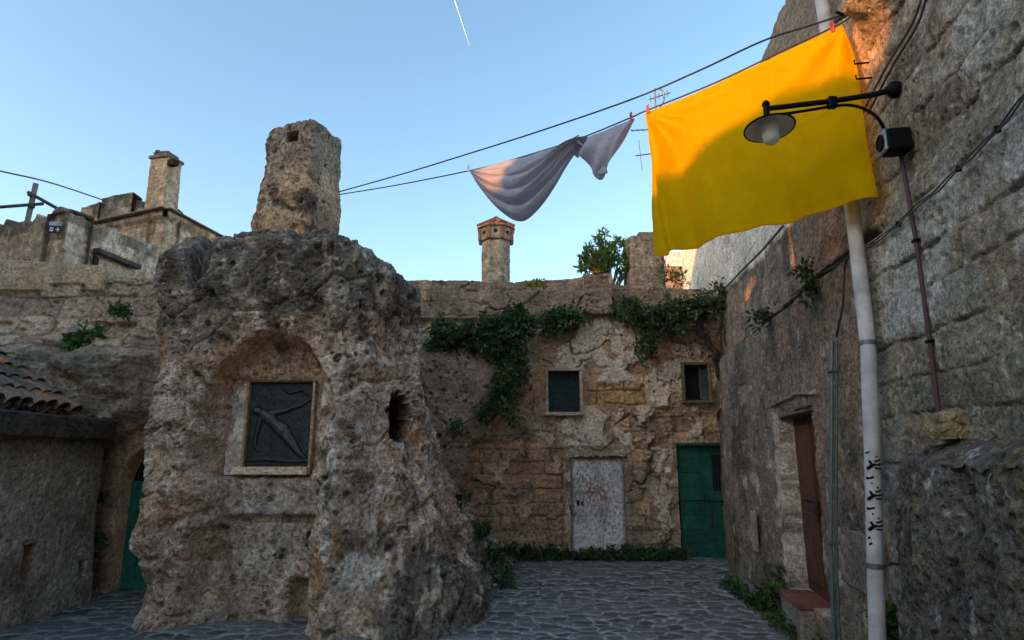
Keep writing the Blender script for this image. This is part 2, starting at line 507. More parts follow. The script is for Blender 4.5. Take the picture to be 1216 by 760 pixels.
def build_courtyard_house():
    H = thing('courtyard_house', 'crumbling stone house closing the court, with a rusty white door and a green door', 'house', (0.6, YB, 0))
    us = np.linspace(-2.4, 4.05, 560)
    vs = np.linspace(0, 1, 420)
    U, T = np.meshgrid(us, vs, indexing='ij')
    px_top = np.interp(us, [bx(480, 336), bx(560, 334), bx(608, 336), bx(632, 345), bx(660, 347), bx(668, 335), bx(690, 332), bx(692, 331), bx(726, 331), bx(729, 340), bx(830, 346), bx(900, 350)],
                       [bz(480, 334), bz(560, 334), bz(608, 336), bz(632, 344), bz(660, 346), bz(668, 335), bz(690, 331), bz(692, 329), bz(726, 329), bz(729, 339), bz(830, 345), bz(900, 350)])
    e = np.stack([us, us * 0, us * 0], -1)
    top = px_top + 0.035 * fbm(e, 3.0, 3, seed=2) + 0.02 * fbm(e, 14, 2, seed=3)
    Z = -0.12 + T * (top[:, None] + 0.12)
    p = np.stack([U, np.full_like(U, 0.0), Z], -1)
    wu = U + 0.05 * fbm(p, 2.5, 3, seed=40)
    wz = Z + 0.05 * fbm(p, 2.5, 3, seed=41)
    d, ra, rb = masonry(wu, wz, 5, (0.21, 0.30), (0.32, 0.62))
    # where the rock of the outcrop runs into the house
    rockm = ss(0.75, 0.05, U + 0.25 * fbm(p, 1.0, 2, seed=50) - 0.25 * ss(1.2, 3.0, Z)) * ss(4.25, 3.9, Z + 0.1 * fbm(p, 3, 2, seed=52))
    lowm = box2(U, Z, bx(560, 600), bx(668, 600), -0.2, bz(600, 525), 0.06)
    rockm = rockm * (1 - 0.85 * lowm)
    n1 = fbm(p, 1.1, 3, seed=60)
    n2 = fbm(p, 3.2, 4, seed=61)
    n3 = fbm(p, 11.0, 4, seed=62)
    f1, f2, cid = worley(p + 0.03 * n3[..., None], 8.0, seed=63)
    # peeling plaster
    par = ss(bz(600, 384), bz(600, 378), Z)                         # the parapet band
    pl_in = n2 * 0.9 + n1 * 0.7 + 0.30 * gauss(U, Z, bx(715, 420), bz(715, 420), 0.7, 0.8) + 0.20 * gauss(U, Z, bx(700, 505), bz(700, 505), 1.0, 0.35) \
        + 0.22 * gauss(U, Z, bx(785, 560), bz(785, 560), 0.3, 1.1) + 0.18 * gauss(U, Z, bx(800, 470), bz(800, 470), 0.8, 0.6) - 0.10
    plaster = ss(0.02, 0.07, pl_in) * (1 - rockm) * (1 - par)
    brick = box2(U, Z, bx(694, 470), bx(768, 470), bz(730, 484), bz(730, 455), 0.06) + box2(U, Z, bx(618, 470), bx(646, 470), bz(630, 480), bz(630, 425), 0.06)
    brick = np.clip(brick, 0, 1)
    plaster = plaster * (1 - brick)
    joint = np.exp(-(d / 0.016) ** 2) * (1 - plaster) * (1 - 0.9 * rockm) * ss(-0.25, 0.15, n2 + 0.5 * n3 + 0.3 * brick + 0.1 * lowm) * (1 - 0.6 * par)
    eroded = ss(0.15, 0.45, n2 + 0.5 * (ra - 0.5)) * (1 - plaster)
    pit = ss(0.30, 0.10, f1) * ss(-0.1, 0.3, n1 + n3 * 0.5)
    crackn = np.abs(fbm(p + 0.15 * n2[..., None], 0.9, 3, seed=70))
    crack = ss(0.022, 0.0, crackn) * ss(-0.1, 0.2, fbm(p, 0.7, 2, seed=71))
    off = 0.06 * n1 + 0.038 * n2 + 0.024 * n3 - 0.035 * joint + 0.035 * (ra - 0.5) * (1 - plaster) * (1 - rockm) \
        - 0.055 * eroded - 0.05 * pit + 0.035 * plaster - 0.07 * crack
    rk = 0.16 * fbm(p, 0.9, 4, seed=80) + 0.10 * ridged(p, 1.3, 4, seed=81) + 0.03 * n3 - 0.07 * ss(0.35, 0.1, f1)
    off = off * (1 - rockm) + rockm * rk
    off += 0.85 * ss(0.35, -1.6, U) * ss(4.4, 3.2, Z) * (0.35 + 0.65 * rockm) + 0.30 * rockm * gauss(U, Z, bx(600, 450), bz(600, 450), 0.45, 0.6)
    off += -0.12 * box2(U, Z, bx(500, 400), bx(642, 400), bz(600, 392), bz(600, 380), 0.02)   # undercut below the parapet
    off += 0.16 * box2(U, Z, bx(692, 350), bx(726, 350), bz(700, 376), 9, 0.012)               # buttress head
    off += 0.07 * par
    off += 0.12 * box2(U, Z, bx(762, 520), bx(800, 520), bz(780, 566), bz(780, 474), 0.05) * ss(-0.3, 0.2, n2)
    off += 0.07 * box2(U, Z, bx(560, 600), bx(668, 600), -0.3, bz(600, 528), 0.05) + 0.08 * lowm * n2
    off += 0.03 * box2(U, Z, bx(674, 530), bx(748, 530), bz(700, 543), bz(700, 528), 0.01)     # lintel
    off -= 0.35 * gauss(U, Z, bx(862, 445), bz(862, 455), 0.10, 0.40) * ss(-0.2, 0.2, n3 + 0.2)
    # openings
    win_a = box2(U, Z, bx(649, 466), bx(689, 466), bz(668, 491), bz(668, 440), 0.008)
    win_b = box2(U, Z, bx(811, 455), bx(842, 455), bz(828, 477), bz(828, 433), 0.008)
    dr_a = box2(U, Z, bx(678, 600), bx(743, 600), -1, bz(710, 543), 0.008)
    dr_b = box2(U, Z, bx(807, 600), bx(880, 600), -1, bz(840, 527), 0.008)
    op = np.maximum(np.maximum(win_a, win_b), np.maximum(dr_a, dr_b))
    near = np.maximum(box2(U, Z, bx(640, 466), bx(698, 466), bz(668, 500), bz(668, 432), 0.10), box2(U, Z, bx(804, 455), bx(850, 455), bz(828, 485), bz(828, 427), 0.10))
    near = np.maximum(near, np.maximum(box2(U, Z, bx(670, 600), bx(752, 600), -1, bz(710, 533), 0.10), box2(U, Z, bx(800, 600), bx(880, 600), -1, bz(840, 520), 0.10)))
    off = off * (1 - 0.75 * near)
    off = np.where(op > 0.5, np.where(np.maximum(dr_a, dr_b) > 0.5, -0.22, -0.30), off)
    Yw = YB - off
    # colour
    c = np.zeros(p.shape)
    c[:] = (0.31, 0.235, 0.17)
    c = c * (0.78 + 0.5 * ra)[..., None]
    c = mixc(c, (0.36, 0.25, 0.155), ss(0.55, 0.9, rb) * 0.6)
    c = mixc(c, (0.40, 0.25, 0.11), brick * 0.75)
    c = mixc(c, (0.52, 0.475, 0.42), plaster * (0.8 + 0.6 * n3))
    c = mixc(c, (0.24, 0.20, 0.165), rockm * 0.8)
    c = mixc(c, (0.34, 0.20, 0.115), rockm * ss(0.0, 0.4, fbm(p, 1.6, 3, seed=90)) * 0.7)
    c = mixc(c, (0.30, 0.185, 0.115), lowm * 0.6)
    c = mixc(c, (0.12, 0.10, 0.085), 0.7 * ss(0.08, 0.35, fbm(p, 2.6, 5, gain=0.6, seed=91)) * (1 - 0.6 * plaster))
    c = mixc(c, (0.40, 0.37, 0.33), 0.5 * ss(0.15, 0.4, fbm(p, 5, 4, seed=92)) * (1 - par))
    stain = par * ss(-0.35, 0.3, fbm(p * np.array([1, 1, 0.35]), 2.5, 4, seed=93) + 0.15)
    c = mixc(c, (0.15, 0.125, 0.105), stain * 0.85)
    c = mixc(c, (0.115, 0.105, 0.095), 0.6 * box2(U, Z, bx(745, 600), bx(775, 600), 0, bz(760, 550), 0.08) * ss(-0.3, 0.2, n2))
    c = mixc(c, (0.10, 0.085, 0.07), joint * 0.6)
    c = mixc(c, (0.07, 0.06, 0.05), pit * 0.6 + crack * 0.8)
    c = mixc(c, (0.33, 0.31, 0.28), 0.8 * box2(U, Z, bx(674, 530), bx(748, 530), bz(700, 543), bz(700, 528), 0.01))
    c = mixc(c, (0.17, 0.035, 0.02), box2(U, Z, bx(684, 540), bx(745, 540), bz(700, 544.5), bz(700, 541), 0.008) * ss(-0.2, 0.1, n3))
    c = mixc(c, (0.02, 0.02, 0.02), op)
    front = np.stack([U, Yw, Z], -1)
    back = [front[:, -1] + np.array([0, dy, dz]) for dy, dz in ((0.03, 0.012), (0.12, 0.02), (0.28, 0.012), (0.42, -0.02), (0.45, -0.5))]
    V = np.concatenate([front, np.stack(back, 1)], 1)
    tint = np.concatenate([c, np.repeat(c[:, -1:], 5, 1)], 1)
    grid('wall', V, M_WALL, H, tint=tint)
    # flat roof terrace behind the parapet
    b = MB()
    b.box((0.9, 14.3, 4.25), (6.6, 4.7, 0.2), col=(0.2, 0.18, 0.16))
    b.box((0.9, 16.9, 2.2), (6.6, 0.3, 4.4), col=(0.25, 0.2, 0.16))
    b.build('roof', M_FAR, H)

    # ---- windows
    def window(x0, x1, y0, y1, fw, frame_col, label):
        X0, X1 = bx(x0, (y0 + y1) / 2), bx(x1, (y0 + y1) / 2)
        Z1, Z0 = bz((x0 + x1) / 2, y0), bz((x0 + x1) / 2, y1)
        f = MB()
        yf = YB - 0.045
        f.box(((X0 - fw / 2), yf, (Z0 + Z1) / 2), (fw, 0.11, Z1 - Z0 + 2 * fw), bev=0.008, col=frame_col)
        f.box(((X1 + fw / 2), yf + 0.003, (Z0 + Z1) / 2), (fw, 0.11, Z1 - Z0 + 2 * fw), bev=0.008, col=frame_col)
        f.box(((X0 + X1) / 2, yf - 0.004, Z1 + fw / 2), (X1 - X0 + fw * 2, 0.11, fw), bev=0.008, col=frame_col)
        f.box(((X0 + X1) / 2, yf - 0.012, Z0 - fw / 2), (X1 - X0 + fw * 2.6, 0.15, fw * 1.1), bev=0.008, col=frame_col)
        w = f.build('window', M_WALL, H)
        if label: w['label'] = label
        return w, X0, X1, Z0, Z1
    w, X0, X1, Z0, Z1 = window(651, 688, 441, 490, 0.055, (0.36, 0.30, 0.26), 'small window with blue green mesh screen')
    b = MB(); b.box(((X0 + X1) / 2, YB + 0.10, (Z0 + Z1) / 2), (X1 - X0, 0.02, Z1 - Z0), col=(0.012, 0.030, 0.032))
    b.build('pane', M_WOOD, w)
    b = MB()
    for k in range(1, 5):
        x = X0 + (X1 - X0) * k / 5
        b.tube([(x, YB + 0.05, Z0), (x, YB + 0.05, Z1)], 0.006, 6, (0.03, 0.055, 0.055))
    for k in range(1, 6):
        z = Z0 + (Z1 - Z0) * k / 6
        b.tube([(X0, YB + 0.058, z), (X1, YB + 0.058, z)], 0.006, 6, (0.03, 0.055, 0.055))
    b.build('grille', M_WOOD, w)
    w, X0, X1, Z0, Z1 = window(812, 840, 434, 476, 0.05, (0.13, 0.12, 0.105), 'small dark window with grey timber frame and open casement')
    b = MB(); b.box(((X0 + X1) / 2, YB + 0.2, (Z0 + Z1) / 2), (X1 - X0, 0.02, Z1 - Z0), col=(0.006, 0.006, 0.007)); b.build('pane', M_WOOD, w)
    b = MB()
    xa = X0 + (X1 - X0) * 0.72
    b.box((xa, YB + 0.03, (Z0 + Z1) / 2 + 0.02), (0.03, 0.03, Z1 - Z0 - 0.06), bev=0.004, col=(0.11, 0.11, 0.10))
    b.box(((xa + X1) / 2, YB + 0.034, Z0 + 0.05), (X1 - xa, 0.03, 0.05), bev=0.004, col=(0.11, 0.11, 0.10))
    b.box(((xa + X1) / 2 + 0.01, YB + 0.045, (Z0 + Z1) / 2), ((X1 - xa) * 0.8, 0.01, Z1 - Z0 - 0.1), col=(0.06, 0.065, 0.065))
    b.build('casement', M_WOOD, w)

    # ---- rusty white door
    X0, X1 = bx(680, 600), bx(742, 600)
    Zt = bz(710, 544); Zb = 0.03
    nx, nz = 120, 200
    uu, zz = np.meshgrid(np.linspace(X0, X1, nx), np.linspace(Zb, Zt, nz), indexing='ij')
    p = np.stack([uu, uu * 0 + 3, zz], -1)
    cc = np.zeros(p.shape); cc[:] = (0.62, 0.58, 0.56)
    st = fbm(p * np.array([1.0, 1, 0.4]), 7, 4, seed=120)
    rt = (zz - Zb) / (Zt - Zb)
    rust = ss(0.0, 0.2, fbm(p * np.array([1.0, 1, 0.6]), 22, 4, gain=0.6, seed=121) + 0.18 * gauss(uu, zz, (X0 + X1) / 2, Zb + (Zt - Zb) * 0.62, 0.35, 0.35) + 0.25 * ss(0.93, 1.0, rt) - 0.12 * ss(0.35, 0.0, rt))
    cc = mixc(cc, (0.48, 0.43, 0.39), 0.5 * ss(0.0, 0.4, st))
    rust = rust * (0.6 + 0.4 * ss(-0.1, 0.25, fbm(p, 3.5, 3, seed=127)))
    drip = ss(0.1, 0.35, fbm(p * np.array([1.0, 1, 0.07]), 26, 3, seed=128)) * ss(-0.15, 0.25, fbm(p, 2.5, 3, seed=129))
    cc = mixc(cc, (0.42, 0.27, 0.17), drip * 0.5)
    cc = mixc(cc, (0.30, 0.27, 0.24), 0.6 * ss(0.14, 0.0, rt + 0.05 * st))
    cc = mixc(cc, (0.25, 0.105, 0.04), rust * 0.85)
    for xx in (X0 + 0.012, X1 - 0.012):
        cc = mixc(cc, (0.2, 0.12, 0.08), np.exp(-((uu - xx) / 0.02) ** 2) * 0.6)
    yy = YB + 0.06 + 0.006 * fbm(p, 2, 2, seed=122) + 0.004 * np.exp(-((uu - (X0 + X1) / 2) / 0.006) ** 2)
    V = np.stack([uu, yy, zz], -1)
    do = grid('door', V, M_WOOD, H, tint=cc)
    do['label'] = 'white sheet metal door streaked with brown rust'
    b = MB()
    for (x, z, sx, sz) in ((X0 + 0.10, bz(690, 597), 0.05, 0.09), (X0 + 0.17, bz(696, 598), 0.035, 0.075)):
        b.box((x, YB + 0.045, z), (sx, 0.03, sz), bev=0.006, col=(0.05, 0.03, 0.022))
    b.tube([(X0 - 0.05, YB - 0.03, bz(680, 600)), (X0 - 0.02, YB - 0.06, bz(680, 611)), (X0 + 0.05, YB + 0.02, bz(680, 612))], 0.012, 8, (0.04, 0.035, 0.03))
    b.build('latch', M_WOOD, do)
    b = MB()
    b.box(((X0 + X1) / 2, YB + 0.05, Zt + 0.0), (X1 - X0 + 0.02, 0.05, 0.03), bev=0.004, col=(0.2, 0.12, 0.09))
    b.box((X1 + 0.014, YB + 0.05, (Zb + Zt) / 2), (0.022, 0.05, Zt - Zb), bev=0.004, col=(0.26, 0.2, 0.17))
    b.box((X0 - 0.014, YB + 0.05, (Zb + Zt) / 2), (0.022, 0.05, Zt - Zb), bev=0.004, col=(0.26, 0.2, 0.17))
    b.build('frame', M_WOOD, do)

    # ---- green door
    X0, X1 = bx(809, 600), bx(872, 600)
    Zt = bz(840, 529); Zb = 0.0
    G = (0.012, 0.098, 0.070)
    b = MB()
    mid = X0 + (X1 - X0) * 0.47
    W2 = mid - X0
    b.box(((X0 + mid) / 2, YB + 0.10, (Zb + Zt) / 2), (W2 - 0.008, 0.04, Zt - Zb), bev=0.004, col=G)
    b.box(((mid + X1) / 2, YB + 0.10, (Zb + Zt) / 2), (X1 - mid - 0.004, 0.04, Zt - Zb), bev=0.004, col=G)
    for k in range(8):                                   # horizontal boards of the left leaf
        z = Zb + (Zt - Zb) * (k + 0.5) / 8
        b.box(((X0 + mid) / 2, YB + 0.074, z), (W2 - 0.10, 0.02, (Zt - Zb) / 8 - 0.02), bev=0.006, col=tuple(np.array(G) * (0.8 + 0.4 * random.random())))
    for z0, z1 in ((0.06, 0.42), (0.48, 0.86)):
        b.box(((mid + X1) / 2, YB + 0.076, Zt * (z0 + z1) / 2 * 0.75), (X1 - mid - 0.12, 0.02, Zt * (z1 - z0) * 0.68), bev=0.008, col=tuple(np.array(G) * 0.9))
    do = b.build('door', M_WOOD, H)
    do['label'] = 'dark green panelled wooden door with barred opening'
    gx0, gx1, gz0, gz1 = bx(847, 560), bx(867, 560), bz(857, 583), bz(857, 540)
    b = MB()
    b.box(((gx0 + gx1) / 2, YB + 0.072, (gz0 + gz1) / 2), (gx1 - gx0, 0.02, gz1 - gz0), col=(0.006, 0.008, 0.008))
    b.build('vent_opening', M_WOOD, do)
    b = MB()
    for k in range(5):
        x = gx0 + (gx1 - gx0) * (k + 0.5) / 5
        b.tube([(x, YB + 0.055, gz0), (x, YB + 0.055, gz1)], 0.007, 6, (0.015, 0.03, 0.028))
    b.build('bars', M_WOOD, do)
    b = MB()
    zb = bz(840, 594)
    b.tube([(bx(828, 594), YB + 0.04, zb), (bx(864, 596), YB + 0.04, zb - 0.02)], 0.012, 8, (0.02, 0.03, 0.028))
    b.tube([(bx(828, 594), YB + 0.09, zb), (bx(828, 594), YB + 0.03, zb), (bx(828, 594), YB + 0.035, zb - 0.05)], 0.010, 8, (0.02, 0.03, 0.028))
    b.tube([(bx(864, 596), YB + 0.035, zb + 0.01), (bx(864, 596), YB + 0.035, zb - 0.08)], 0.010, 8, (0.02, 0.03, 0.028))
    b.box((bx(847, 616), YB + 0.05, bz(847, 616)), (0.03, 0.03, 0.32), bev=0.005, col=(0.02, 0.03, 0.028))
    b.build('bolt', M_WOOD, do)
    b = MB()
    b.box(((X0 + X1) / 2, YB - 0.01, Zt + 0.02), (X1 - X0 + 0.12, 0.14, 0.05), bev=0.006, col=(0.02, 0.07, 0.055))
    b.build('lintel', M_WOOD, do)
    return H

# =================================================================== generic weathered column (chimneys, pillars, boulders)
def column(name, mat, parent, loop, z0, heights, scale_f, shift_f, seed, n_s, n_t, disp, colour, capn=8, round_top=0.0):
    """closed loft round a plan loop (k, 2); disp(p, t) and colour(p, nrm, t) work on arrays"""
    loop = np.asarray(loop, float)
    k = len(loop)
    cl = np.concatenate([loop, loop[:1]])
    seg = np.linalg.norm(np.diff(cl, axis=0), axis=1)
    L = np.concatenate([[0], np.cumsum(seg)])
    s = np.linspace(0, L[-1], n_s, endpoint=False)
    B = np.stack([np.interp(s, L, cl[:, 0]), np.interp(s, L, cl[:, 1])], -1)
    cen = loop.mean(0)
    t = np.linspace(0, 1, n_t)
    sc = np.array([scale_f(x) for x in t]); sh = np.array([shift_f(x) for x in t])
    V = np.zeros((n_s, n_t + capn, 3))
    V[:, :n_t, :2] = cen + (B[:, None] - cen) * sc[None, :, None] + sh[None]
    V[:, :n_t, 2] = z0 + heights * t[None]
    for j in range(capn):
        f = 1 - (j + 1) / (capn + 0.5)
        V[:, n_t + j, :2] = cen + sh[-1] + (B - cen) * sc[-1] * f
        V[:, n_t + j, 2] = z0 + heights + round_top * (1 - f * f)
    nr = normals(V)
    c2 = V[..., :2] - (cen + sh[-1])
    if (nr[..., :2] * c2).sum() < 0: nr = -nr
    nr[:, n_t:] = (0, 0, 1)
    tt = np.concatenate([t, np.ones(capn)])[None].repeat(n_s, 0)
    d = disp(V, tt)
    W = V + nr * d[..., None]
    return grid(name, W, mat, parent, tint=colour(V, nr, tt), closed=True, cap=True)

def rect_loop(x0, x1, y0, y1, rad=0.02, rot=0.0):
    pts = []
    for cx, cy, a0 in ((x1 - rad, y1 - rad, 0), (x0 + rad, y1 - rad, 90), (x0 + rad, y0 + rad, 180), (x1 - rad, y0 + rad, 270)):
        for k in range(4):
            a = math.radians(a0 + 30 * k)
            pts.append((cx + rad * math.cos(a), cy + rad * math.sin(a)))
    pts = np.array(pts)
    c = np.array([(x0 + x1) / 2, (y0 + y1) / 2])
    R = np.array([[math.cos(rot), -math.sin(rot)], [math.sin(rot), math.cos(rot)]])
    return c + (pts - c) @ R.T

def stone_disp(seed, amp=0.03, joints=None):
    def f(p, t):
        o = amp * fbm(p, 2.2, 4, seed=seed) + amp * 0.5 * fbm(p, 9, 3, seed=seed + 1)
        f1, _, _ = worley(p, 9, seed=seed + 2)
        o = o - amp * 0.8 * ss(0.3, 0.1, f1)
        if joints:
            o = o - joints * np.exp(-(((p[..., 2] % 0.3) - 0.15) / 0.012) ** 2)
        return o
    return f

def stone_col(seed, a, b, dark, k=0.5):
    def f(p, n, t):
        c = np.zeros(p.shape); c[:] = a
        c = mixc(c, b, ss(-0.2, 0.4, fbm(p, 2.6, 4, seed=seed)))
        c = mixc(c, dark, k * ss(0.0, 0.35, fbm(p, 3.4, 4, seed=seed + 5) + 0.1 * (t - 0.4)))
        return c
    return f

# =================================================================== RIGHT HOUSE
DW = np.array([0.1715, 0.9852])          # along the wall
NW = np.array([-0.9852, 0.1715])         # out of the wall, towards the court
def plane_x(Y): return 1.8 + 0.174 * Y
def hit_wall(px, py, off=0.0):
    r = ray(px, py)
    # (X, Y) . NW = (1.8, 0) . NW + off
    c = 1.8 * NW[0] + off
    k = c / (r[0] * NW[0] + r[1] * NW[1])
    return np.array([0, 0, EYE]) + r * k
def wall_sz(px, py, off=0.0):
    q = hit_wall(px, py, off)
    return (q[0] - 1.8) * DW[0] + q[1] * DW[1], q[2]
def wall_pt(s, z, off=0.0):
    xy = np.array([1.8, 0]) + DW * s + NW * off
    return np.array([xy[0], xy[1], z])

def build_right_house():
    H = thing('tall_house', 'tall weathered stone house along the right side of the court with a brown door', 'house', tuple(wall_pt(6, 0)))
    s = np.concatenate([np.linspace(-4.5, 1.15, 90), 1.2 * (17.9 / 1.2) ** np.linspace(0, 1, 740)])
    t = np.linspace(0, 1, 600)
    S, T = np.meshgrid(s, t, indexing='ij')
    topz = 5.72 + 0.098 * s
    e = np.stack([s, s * 0, s * 0], -1)
    topz = topz + 0.05 * fbm(e, 2, 3, seed=1) + 0.03 * fbm(e, 9, 2, seed=2)
    Z = -0.15 + T * (topz[:, None] + 0.15)
    p = np.stack([S, np.full_like(S, 9.0), Z], -1)
    n1 = fbm(p, 0.8, 3, seed=200)
    n2 = fbm(p, 2.6, 4, seed=201)
    n3 = fbm(p, 10, 4, seed=202)
    n4 = fbm(p, 26, 3, seed=203)
    wz = Z + 0.045 * n2 + 0.06 * n1
    wu = S + 0.12 * fbm(p, 2.6, 3, seed=204)
    d, ra, rb = masonry(wu, wz, 17, (0.22, 0.30), (0.30, 0.62))
    f1, f2, cid = worley(p + 0.03 * n3[..., None], 7, seed=205)
    # zones
    ledge = 3.06 + 0.03 * S + 0.015 * n2
    low = ss(ledge + 0.02, ledge - 0.02, Z)
    mud_top = np.interp(S, [1.2, 3.8, 4.7, 6.5, 10.8, 18], [6.6, 6.2, 4.15, 4.1, 4.45, 4.6]) + 0.25 * n1 + 0.15 * n2
    mud = ss(0.08, -0.08, Z - mud_top) * ss(4.0, 4.5, S + 0.2 * n1)
    ash = ss(4.5, 4.0, S + 0.2 * n1)                                   # the ashlar part nearest the camera
    plast = (1 - mud) * (1 - ash)
    # offsets
    base_off = np.interp(S, [1.2, 3.0, 4.5, 6.0, 7.0, 8.6, 9.7, 10.3, 11.4, 18], [0.04, 0.06, 0.12, 0.09, 0.05, 0.14, 0.24, 0.22, 0.06, 0.05])
    vert = np.interp(Z, [-0.2, 1.4, 3.3, 3.4, 8], [1.0, 0.95, 0.35, 0.0, 0.0])
    off = base_off * vert
    off += np.interp(S, [1.2, 3.9, 5, 9, 10.5, 11.6, 18], [0.0, 0.0, 0.05, 0.07, 0.08, 0.08, 0.0]) * low
    joint = np.exp(-(d / 0.010) ** 2) * ss(-0.22, 0.12, n2 + 0.6 * n3) * (ash * 0.95 + 0.35 * plast + 0.12 * mud)
    jr = np.exp(-(d / 0.05) ** 2) * ash
    pit = ss(0.28, 0.08, f1) * ss(-0.1, 0.3, n1 + 0.6 * n3)
    off += (0.035 * n1 + 0.032 * n2) * (1 - 0.55 * ash) + 0.020 * n3 + 0.008 * n4 - 0.020 * joint - 0.002 * jr + 0.012 * (ra - 0.5) * ash - 0.03 * pit
    off += mud * (0.03 * ridged(p, 2.0, 4, seed=210) - 0.015)
    erod = ss(0.1, 0.4, n2 + 0.6 * (rb - 0.5)) * ash
    off -= 0.022 * erod
    off -= 0.10 * ss(0.05, 0.02, np.abs(Z - ledge - 0.015)) * (1 - ash) * ss(10.8, 10.3, S)
    # overhanging stone high up by the clothesline
    hs, hz = wall_sz(1046, 14)
    off += 0.20 * gauss(S, Z, hs, hz + 0.05, 0.20, 0.10) * (1 + 0.5 * n3)
    # doorway
    s0, s1, zb, zt = 5.80, 7.22, 0.38, 2.16
    door = box2(S, Z, s0, s1, zb, zt + 0.03 * n2, 0.008)
    off = np.where(door > 0.5, -0.12, off)
    # slanting drip stone over the door
    (sa, za), (sb, zb2), (sc_, zc) = wall_sz(930, 484), wall_sz(962, 470), wall_sz(992, 470)
    dl = np.interp(S, [sc_, sb, sa], [zc, zb2, za])
    drip = ss(0.03, 0.0, np.abs(Z - dl - 0.02)) * ss(sc_ - 0.05, sc_ + 0.02, S) * ss(sa + 0.06, sa, S)
    off += 0.035 * drip
    # built-in stone hatch
    (ha, hz1), (hb, hz0) = wall_sz(1048, 641, 0.15), wall_sz(1003, 690, 0.15)
    # colours
    c = np.zeros(p.shape); c[:] = (0.205, 0.195, 0.165)
    c = c * (0.78 + 0.42 * ra)[..., None]
    c = mixc(c, (0.25, 0.20, 0.14), 0.6 * ash * ss(0.6, 0.9, rb))
    c = mixc(c, (0.36, 0.37, 0.37), 0.8 * ss(0.02, 0.3, fbm(p, 1.5, 4, seed=220) + 0.25 * gauss(S, Z, 3.2, 2.6, 1.0, 0.7) - 0.05) * ash)
    c = mixc(c, (0.54, 0.54, 0.53), plast * (0.85 + 0.3 * n3))
    c = mixc(c, (0.30, 0.27, 0.24), plast * ss(0.1, 0.35, fbm(p, 2.2, 4, seed=221)) * 0.8)
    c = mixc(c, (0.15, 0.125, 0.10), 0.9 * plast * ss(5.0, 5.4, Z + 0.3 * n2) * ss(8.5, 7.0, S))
    mcol = np.zeros(p.shape); mcol[:] = (0.19, 0.165, 0.14)
    mcol = mixc(mcol, (0.085, 0.078, 0.070), ss(-0.1, 0.3, fbm(p * np.array([1, 1, 0.55]), 2.0, 5, gain=0.6, seed=222)))
    mcol = mixc(mcol, (0.34, 0.31, 0.27), 0.7 * ss(0.12, 0.3, fbm(p, 7, 5, gain=0.65, seed=229)))
    mcol = mixc(mcol, (0.30, 0.205, 0.14), 0.6 * ss(0.0, 0.4, fbm(p, 2.2, 4, seed=223) + 0.25 * gauss(S, Z, 5.3, 3.6, 0.8, 0.7)))
    mcol = mixc(mcol, (0.42, 0.41, 0.38), 0.85 * ss(0.10, 0.28, fbm(p, 3.2, 5, gain=0.6, seed=224) + 0.25 * gauss(S, Z, 7.3, 1.0, 0.35, 0.9) + 0.16 * gauss(S, Z, 8.6, 1.3, 0.5, 0.7) - 0.06) * ss(3.3, 2.6, Z))
    mcol = mixc(mcol, (0.055, 0.055, 0.05), 0.7 * ss(0.15, 0.0, d - 0.11 * rb) * box2(S, Z, 8.7, 9.7, 1.5, 2.9, 0.1) * (rb > 0.45))
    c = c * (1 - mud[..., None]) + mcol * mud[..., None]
    c = mixc(c, (0.46, 0.43, 0.39), 0.75 * box2(S, Z, s1 + 0.0, s1 + 0.20, 0.4, 2.2, 0.05) * ss(-0.25, 0.1, n2 + n3))
    c = mixc(c, (0.13, 0.11, 0.078), 0.7 * ss(0.0, 0.35, fbm(p, 1.3, 4, seed=226)) * ash)
    c = mixc(c, (0.42, 0.43, 0.42), 0.75 * ss(0.12, 0.32, fbm(p, 11, 5, gain=0.7, seed=227)) * ash)
    c = mixc(c, (0.07, 0.07, 0.062), 0.6 * ss(0.14, 0.34, fbm(p, 6, 5, gain=0.7, seed=228)) * ash)
    c = mixc(c, (0.08, 0.07, 0.06), joint * 0.7)
    c = mixc(c, (0.07, 0.06, 0.05), pit * 0.6)
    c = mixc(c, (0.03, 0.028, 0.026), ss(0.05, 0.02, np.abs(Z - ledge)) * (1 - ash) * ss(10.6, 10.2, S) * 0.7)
    c = mixc(c, (0.34, 0.24, 0.16), 0.5 * ss(4.9, 4.3, S) * ss(3.5, 4.2, S) * ss(3.0, 4.0, Z))  # warm strip beside the cloth: sun and cloth glow put into the colour
    c = mixc(c, (0.28, 0.24, 0.20) , door * 0.9)
    c = mixc(c, (0.45, 0.42, 0.37), door * ss(-0.1, 0.2, n2 + n3))
    c = mixc(c, (0.10, 0.12, 0.055), 0.5 * ss(0.4, 0.0, Z + 0.2 * n2))
    P = np.zeros(p.shape)
    P[..., 0] = 1.8 + DW[0] * S + NW[0] * off
    P[..., 1] = DW[1] * S + NW[1] * off
    P[..., 2] = Z
    last = P[:, -1]
    back = [last + np.array([-NW[0] * k, -NW[1] * k, dz]) for k, dz in ((0.04, 0.015), (0.2, 0.02), (0.45, 0.0), (0.5, -0.4))]
    V = np.concatenate([P, np.stack(back, 1)], 1)
    tint = np.concatenate([c, np.repeat(c[:, -1:], 4, 1)], 1)
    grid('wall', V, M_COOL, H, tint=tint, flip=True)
    # the far end of the house
    b = MB()
    ax = [(-NW[0], -NW[1], 0), (DW[0], DW[1], 0), (0, 0, 1)]
    b.box(wall_pt(6.6, 3.0, -2.6), (4.2, 22.4, 6.0), ax=ax, col=(0.3, 0.28, 0.25))
    b.build('roof', M_FAR, H)
    # ---- brown door
    b = MB()
    lo = wall_pt((s0 + s1) / 2, 0, -0.075)
    W = s1 - s0
    axd = [(DW[0], DW[1], 0), (-NW[0], -NW[1], 0), (0, 0, 1)]
    BR = (0.105, 0.040, 0.022)
